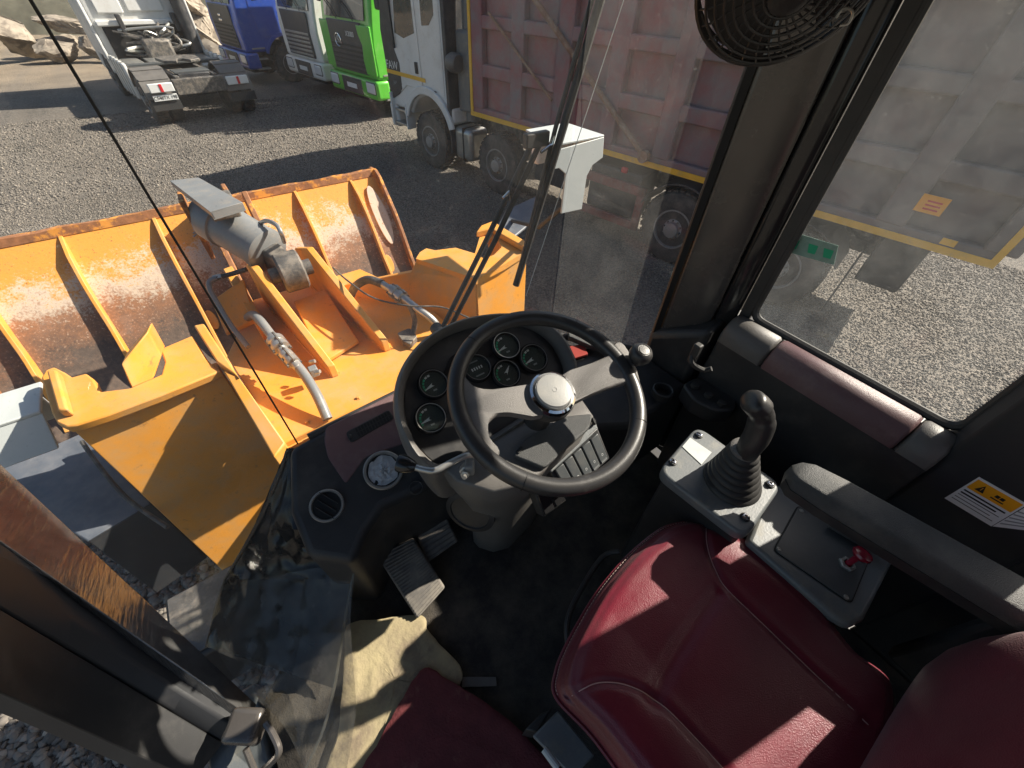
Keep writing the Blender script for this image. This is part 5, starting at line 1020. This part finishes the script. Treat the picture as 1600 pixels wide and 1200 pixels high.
B().prism([pz(1300, 818, 2.20), pz(1376, 862, 2.20), pz(1390, 864, 2.20), pz(1310, 810, 2.20)], V(0, 0, -.02)).build('hinge_strip', 'panel_dark', jc, bevel=.002)
# ---- armrest
ar = thing('armrest', 'long dark armrest with grained grey top beside the joystick', 'armrest', (.5, -.15, 2.2))
rings = []
for y, w, h0, zt, x in ((.030, .020, .02, 2.350, .416), (.020, .055, .045, 2.362, .412), (.0, .078, .055, 2.370, .41), (-.06, .084, .06, 2.372, .422), (-.2, .086, .062, 2.370, .452), (-.34, .088, .062, 2.366, .484), (-.48, .09, .06, 2.362, .515)):
    q = .012
    rings.append([V(x-w/2, y, zt-h0), V(x-w/2, y, zt-q), V(x-w/2+q*.4, y, zt-q*.3), V(x-w/2+q, y, zt), V(x+w/2-q, y, zt), V(x+w/2-q*.4, y, zt-q*.3), V(x+w/2, y, zt-q), V(x+w/2, y, zt-h0)])
B().loft(rings).build('armrest_pad', 'grain', ar, smooth=50)
B().loft([[r[0]+V(-.002, 0, .02), r[0]+V(0, 0, -.006), r[7]+V(0, 0, -.006), r[7]+V(.002, 0, .02)] for r in rings[1:]]).build('armrest_shell', 'plastic', ar, smooth=50)
B().box((.53, -.44, 2.12), .04, .12, .36).build('armrest_bracket', 'plastic', ar, bevel=.01)

# ---- seat
seat = thing('operator_seat', 'maroon leather operator seat with stitched cushion and backrest', 'seat', (.1, -.15, 1.65))
ZS = 2.13
front = [(872, 1085), (872, 1045), (885, 1010), (905, 972), (930, 930), (955, 896), (985, 862), (1012, 838), (1042, 817), (1075, 808), (1108, 812), (1150, 828), (1195, 852), (1240, 885), (1272, 912), (1290, 938), (1305, 968), (1345, 1018)]
ow = [pz(x, y, ZS) for x, y in front]
ow += [V(.33, -.36, ZS), V(.20, -.40, ZS), V(.0, -.40, ZS), V(-.12, -.37, ZS), V(-.18, -.28, ZS), V(-.205, -.16, ZS), V(-.215, -.06, ZS)]
ow = spline(ow, 8, True); N_ = len(ow); sc0 = V(.09, -.14, ZS)
seams = [[pz(x, y, 2.145) for x, y in s] for s in ([(1108, 812), (1104, 835), (1108, 862), (1120, 892), (1138, 920), (1200, 980), (1262, 1040), (1320, 1095), (1420, 1190)], [(884, 1092), (925, 1070), (955, 1067), (985, 1073), (1022, 1091), (1060, 1125), (1130, 1200), (1170, 1250)], [(1122, 926), (1090, 972), (1050, 1035), (1022, 1091)])]
seams = [spline(s, 6) for s in seams]
def segd(p, s):
    best = 9
    for a, b_ in zip(s[:-1], s[1:]):
        ab = b_-a; l = ab.x**2+ab.y**2; t = 0 if l < 1e-9 else max(0, min(1, ((p.x-a.x)*ab.x+(p.y-a.y)*ab.y)/l)); best = min(best, math.hypot(p.x-a.x-ab.x*t, p.y-a.y-ab.y*t))
    return best
def zprof(s):
    pr = ((0, .016), (.4, .016), (.7, .018), (.85, .016), (.92, .008), (.97, -.012), (1.0, -.04))
    for (a, za), (b_, zb) in zip(pr[:-1], pr[1:]):
        if s <= b_: t = (s-a)/(b_-a); t = t*t*(3-2*t); return za+(zb-za)*t
    return -.04
def seatz(p, s):
    z = zprof(s); bol = max(0, abs(p.x-.09)-.14); z += .10*bol*(1-s**6)
    for i, sm in enumerate(seams): dd = segd(p, sm); z -= (.0075 if i < 2 else .009)*math.exp(-(dd/(.007 if i < 2 else .016))**2)*(1 if s < .96 else 0)
    return z
rings = [];
SS = [.02]+[i/40 for i in range(2, 33, 2)]+[.82+.18*i/12 for i in range(13)]
SS = [.02]+[i/44 for i in range(1, 38)]+[.865+.135*i/10 for i in range(11)]
for s in SS:
    rr = []
    for p in ow:
        q = sc0+(p-sc0)*s; rr.append(V(q.x, q.y, ZS+seatz(q, s)))
    rings.append(rr)
rings.append([V(*(sc0+(p-sc0)*.985).xy, ZS-.075) for p in ow]); rings.append([V(*(sc0+(p-sc0)*.95).xy, ZS-.11) for p in ow])
B().loft(rings).build('cushion', 'leather', seat, smooth=70)
def scale_at(p):
    d = p-sc0; a = math.atan2(d.y, d.x); best = min(ow, key=lambda o: abs((math.atan2((o-sc0).y, (o-sc0).x)-a+math.pi) % (2*math.pi)-math.pi)); return min(.995, d.xy.length/max(1e-6, (best-sc0).xy.length))
thread = mat('seat_thread', (.50, .30, .28), .7)
for sm in seams[:2]:
    pts = [V(p.x, p.y, ZS+seatz(p, scale_at(p))+.0012) for p in sm if scale_at(p) < .94]
    B().tube(pts, .0012, 5).build('seam', thread, seat)
B().tube([V(*(sc0+(p-sc0)*1.002).xy, ZS-.034) for p in ow], .0040, 8, closed=True).build('piping', 'leather', seat)
# stitches along the front edge of the cushion
stc = B(); 
pr = [V(*(sc0+(p-sc0)*.992).xy, ZS-.0235) for p in ow]
for i in range(0, int(N_*.70), 1):
    a, b_ = pr[i], pr[(i+1) % N_]; n = max(1, int((b_-a).length/.006))
    for k in range(n): p = a+(b_-a)*(k+.2)/n; q = a+(b_-a)*(k+.75)/n; stc.tube([p, q], .0009, 4)
stc.build('stitching', mat('pale_thread', (.55, .42, .38), .7), seat, kind='stuff')
# backrest, leaning back
rings = []
for z, x0, x1, y0, y1 in ((2.10, -.10, .36, -.36, -.48), (2.16, -.17, .42, -.315, -.50), (2.28, -.20, .45, -.305, -.53), (2.42, -.20, .45, -.33, -.56), (2.56, -.18, .43, -.37, -.59), (2.68, -.15, .40, -.42, -.61), (2.74, -.08, .33, -.47, -.61)):
    rings.append([V((x0+x1)/2+(x1-x0)/2*math.copysign(abs(math.cos(a))**.55, math.cos(a)), (y0+y1)/2+(y0-y1)/2*math.copysign(abs(math.sin(a))**.6, math.sin(a))-(.03*(1-abs(math.cos(a))**3) if math.sin(a) > 0 else 0), z) for a in [2*math.pi*k/48 for k in range(48)]])
B().loft(rings).build('backrest', 'leather', seat, sub=1, smooth=70)
B().box((.10, -.16, 1.86), .36, .42, .30).build('seat_base', 'plastic', seat, bevel=.03)
B().box((.09, -.14, 2.0), .46, .46, .04).build('seat_pan', 'rubber', seat, bevel=.015)
B().tube([pz(968, 862, 2.02), pz(940, 872, 2.0), pz(900, 935, 1.98), pz(886, 975, 1.98), pz(888, 1010, 1.98)], .007, 8, smooth=6).build('slide_bar', 'rubber', seat)
B().prism([pz(832, 1150, 1.90), pz(872, 1110, 1.90), pz(930, 1180, 1.90), pz(895, 1215, 1.90)], V(0, 0, -.02)).build('adjuster_plate', 'panel', seat, bevel=.004)
B().tube([pz(850, 1170, 1.93), pz(872, 1200, 1.93)], .008, 10).build('adjuster_handle', 'lampbox', seat)
B().prism([pz(820, 1140, 1.88), pz(845, 1115, 1.88), pz(862, 1108, 1.88), pz(840, 1145, 1.88)], V(0, 0, -.2)).build('rail', 'rubber', seat, bevel=.004)

# ---- floor things
def lumpy(name, m, outline, z, th, amp, seed, label, cat, sub=10, tilt=None):
    """irregular soft sheet: filled outline with a rough top"""
    r = random.Random(seed); p = [pz(x, y, z) for x, y in outline]; p = spline(p, 5, True); c = sum(p, Vector())/len(p); R_ = []
    jit = [r.uniform(-.003, .003) for _ in p]
    for s in [.03]+[k/sub for k in range(1, sub)]+[.96, 1.0]:
        R_.append([V((c+(q-c)*(s+(j if s > .5 else 0)*4*s/1)).x, (c+(q-c)*(s+(j if s > .5 else 0)*4*s)).y, z+th*(1-max(0, (s-.93)/.07)**2*.3)+amp*(math.sin(q.x*s*31+seed)+math.sin(q.y*s*37+seed*2)+r.uniform(-.6, .6))*(.3 if s > .95 else 1)) for q, j in zip(p, jit)])
    R_.append([V((c+(q-c)).x, (c+(q-c)).y, z-.005) for q in p])
    o = B().loft(R_).build(name, m, None, smooth=40); return tag(o, label, cat)
lumpy('foam_sheet', 'foam', [(548, 975), (600, 968), (660, 963), (668, 985), (690, 1010), (722, 1048), (712, 1078), (690, 1072), (672, 1062), (640, 1100), (600, 1150), (575, 1235), (505, 1235), (528, 1150), (536, 1080), (540, 1010)], 1.665, .014, .0014, 4, 'torn dirty yellow foam sheet lying on the cab floor', 'foam')
lumpy('felt_mat', 'maroon_mat', [(664, 1044), (700, 1062), (770, 1106), (830, 1160), (880, 1240), (700, 1290), (560, 1240), (598, 1150), (630, 1090)], 1.685, .010, .0010, 9, 'worn maroon felt mat lying over the yellow foam', 'mat')
B().prism([pz(722, 1058, 1.655), pz(775, 1058, 1.655), pz(776, 1072, 1.655), pz(722, 1074, 1.655)], V(0, 0, .004)).build('floor_scrap', 'plastic_grey', None, label='flat dark strip of scrap on the floor beside the foam', cat='scrap')
# pedals
def pedal(q0, q1, q2, q3, z0, z1, label, n):
    a, b_, c_, d_ = pz(*q0, z0), pz(*q1, z0), pz(*q2, z1), pz(*q3, z1); t = thing('foot_pedal', label, 'pedal', (a+c_)/2, 'foot pedals')
    nn = (b_-a).cross(d_-a).normalized(); nn = nn if nn.z > 0 else -nn
    B().prism([a, b_, c_, d_], nn*-.018).build('pad', 'pedal', t, bevel=.006)
    f = lambda u, v: a*(1-u)*(1-v)+b_*u*(1-v)+c_*u*v+d_*(1-u)*v
    for k in range(n):
        v = (k+.25)/n; B().prism([f(.05, v), f(.95, v), f(.95, v+.5/n), f(.05, v+.5/n)], nn*.004).build('tread_bar', 'pedal', t, bevel=.001)
    B().tube([f(.5, .1)-nn*.02, f(.5, .1)-nn*.02+V(0, .12, .1)], .012, 8).build('pedal_arm', 'rubber', t)
pedal((588, 868), (646, 840), (696, 918), (652, 968), 1.80, 1.69, 'long ribbed foot pedal with its lower end in sunlight', 22)
pedal((640, 812), (690, 790), (716, 846), (668, 880), 1.80, 1.72, 'dark foot pedal in shade beside the steering column', 9)
# ---- wrapping film crumpled in the left front corner
def crumple(name, m, cl, cr, label, seed, amp, nu=26, nv=34, parent=None):
    r = random.Random(seed); L_ = spline([pz(*q) for q in cl], 10); R_ = spline([pz(*q) for q in cr], 10); rows = []
    fo_ = [(V(r.uniform(-1, 1), r.uniform(-1, 1), r.uniform(-1, 1)).normalized()*r.uniform(14, 60), r.uniform(0, 6)) for _ in range(9)]
    for i in range(nv):
        t = i/(nv-1); a = L_[int(t*(len(L_)-1))]; b_ = R_[int(t*(len(R_)-1))]; row = []
        for j in range(nu):
            p = a+(b_-a)*(j/(nu-1)); h = sum((1-abs(math.sin(p.dot(k)+ph)))**3 for k, ph in fo_)/len(fo_)
            row.append(p+(CAM-p).normalized()*amp*h*4+V(r.uniform(-1, 1), r.uniform(-1, 1), r.uniform(-1, 1))*amp*.08)
        rows.append(row)
    return B().grid(rows).build(name, m, parent, smooth=75)
pf_ = thing('wrapping_film', 'crumpled black and clear plastic film in the left front corner of the cab', 'plastic film', V(-.6, .6, 1.66))
blackfilm = mat('black_film', (.018, .018, .018), .16, var=.3, vs=12, dust=(.07, .06, .05), dusts=(.5, .9), dsc=12)
crumple('black_sheet', blackfilm, [(448, 700, 2.16), (400, 815, 1.98), (355, 905, 1.82), (322, 1010, 1.70)], [(470, 702, 2.14), (500, 835, 1.95), (548, 905, 1.82), (520, 1075, 1.68)], '', 4, .016, parent=pf_)
crumple('clear_sheet', 'film', [(345, 915, 1.83), (330, 985, 1.76), (365, 1060, 1.72), (440, 1130, 1.72), (480, 1215, 1.70)], [(560, 875, 1.88), (548, 950, 1.82), (552, 1040, 1.78), (556, 1110, 1.76), (540, 1215, 1.72)], '', 8, .008, parent=pf_)
B().tube([pz(448, 705, 2.17), pz(440, 735, 2.12), pz(410, 805, 2.0), pz(385, 850, 1.93), pz(352, 905, 1.83), pz(335, 965, 1.76), pz(322, 1010, 1.70)], [.004, .005, .007, .006, .004, .005, .003], 8, smooth=0).build('rolled_edge', blackfilm, pf_)
B().tube([pz(572, 830, 2.02), pz(556, 880, 1.95), pz(540, 960, 1.86), pz(525, 1060, 1.80), pz(505, 1140, 1.76), pz(478, 1200, 1.72)], .004, 8, smooth=5).build('hem', 'film', pf_)
# ---- cab fan
fn = thing('cab_fan', 'black caged electric fan on the pillar at the top edge', 'fan', CAM+ray(1228, -20)*.70)
fc = CAM+ray(1236, -42)*.66; fnm = (V(-.32, -.15, 2.75)-fc).normalized(); RF = .088
fx = fnm.orthogonal().normalized(); fy = fnm.cross(fx)
cage = []
for k in range(9):
    rr = RF*(.16+.84*k/8); h = .030*math.sqrt(max(0, 1-(rr/RF)**2)); B().torus(fc+fnm*h, fnm, rr, .0016 if k < 8 else .0035, 48, 6).build('cage_ring', 'rim_black', fn)
for k in range(3): B().torus(fc-fnm*(.010+.012*k), fnm, RF*(1.0 if k < 2 else .93), .0018, 48, 6).build('cage_ring', 'rim_black', fn)
for k in range(30):
    a = 2*math.pi*k/30; pts = []
    for j in range(7):
        s = .10+.90*j/6; aa = a+.55*s; pts.append(fc+(fx*math.cos(aa)+fy*math.sin(aa))*RF*s+fnm*.030*math.sqrt(max(0, 1-s*s)))
    pts.append(fc+(fx*math.cos(a+.55)+fy*math.sin(a+.55))*RF-fnm*.022); B().tube(pts, .0012, 5).build('cage_wire', 'rim_black', fn)
B().lathe(fc+fnm*.024, fnm, [(.020, 0), (.020, .008), (.014, .012), (.001, .013)], 24).build('badge', 'rim_black', fn); B().lathe(fc-fnm*.07, fnm, [(.032, 0), (.034, .05), (.024, .07), (.02, .08)], 24).build('motor', 'rim_black', fn)
for k in range(3):
    a0 = 2*math.pi*k/3+.5; rows = []
    for j in range(6):
        s = .2+.72*j/5; w = .40+.35*s; rows.append([fc+(fx*math.cos(a0+w*q)+fy*math.sin(a0+w*q))*RF*s+fnm*(.008*q-.006) for q in (-1, -.5, 0, .5, 1)])
    B().grid(rows).build('blade', 'rim_black', fn, smooth=60)
B().tube([fc-fnm*.06, fc-fnm*.08+V(.03, .02, .02), V(.68, .44, 3.16)], .010, 8).build('bracket_arm', 'rim_black', fn)
B().tube([CAM+ray(1306, 28)*.62, CAM+ray(1318, 14)*.62, CAM+ray(1332, 18)*.62, CAM+ray(1326, 36)*.62, CAM+ray(1312, 40)*.62], .0012, 6, smooth=6).build('wire_loop', 'zinc', fn)
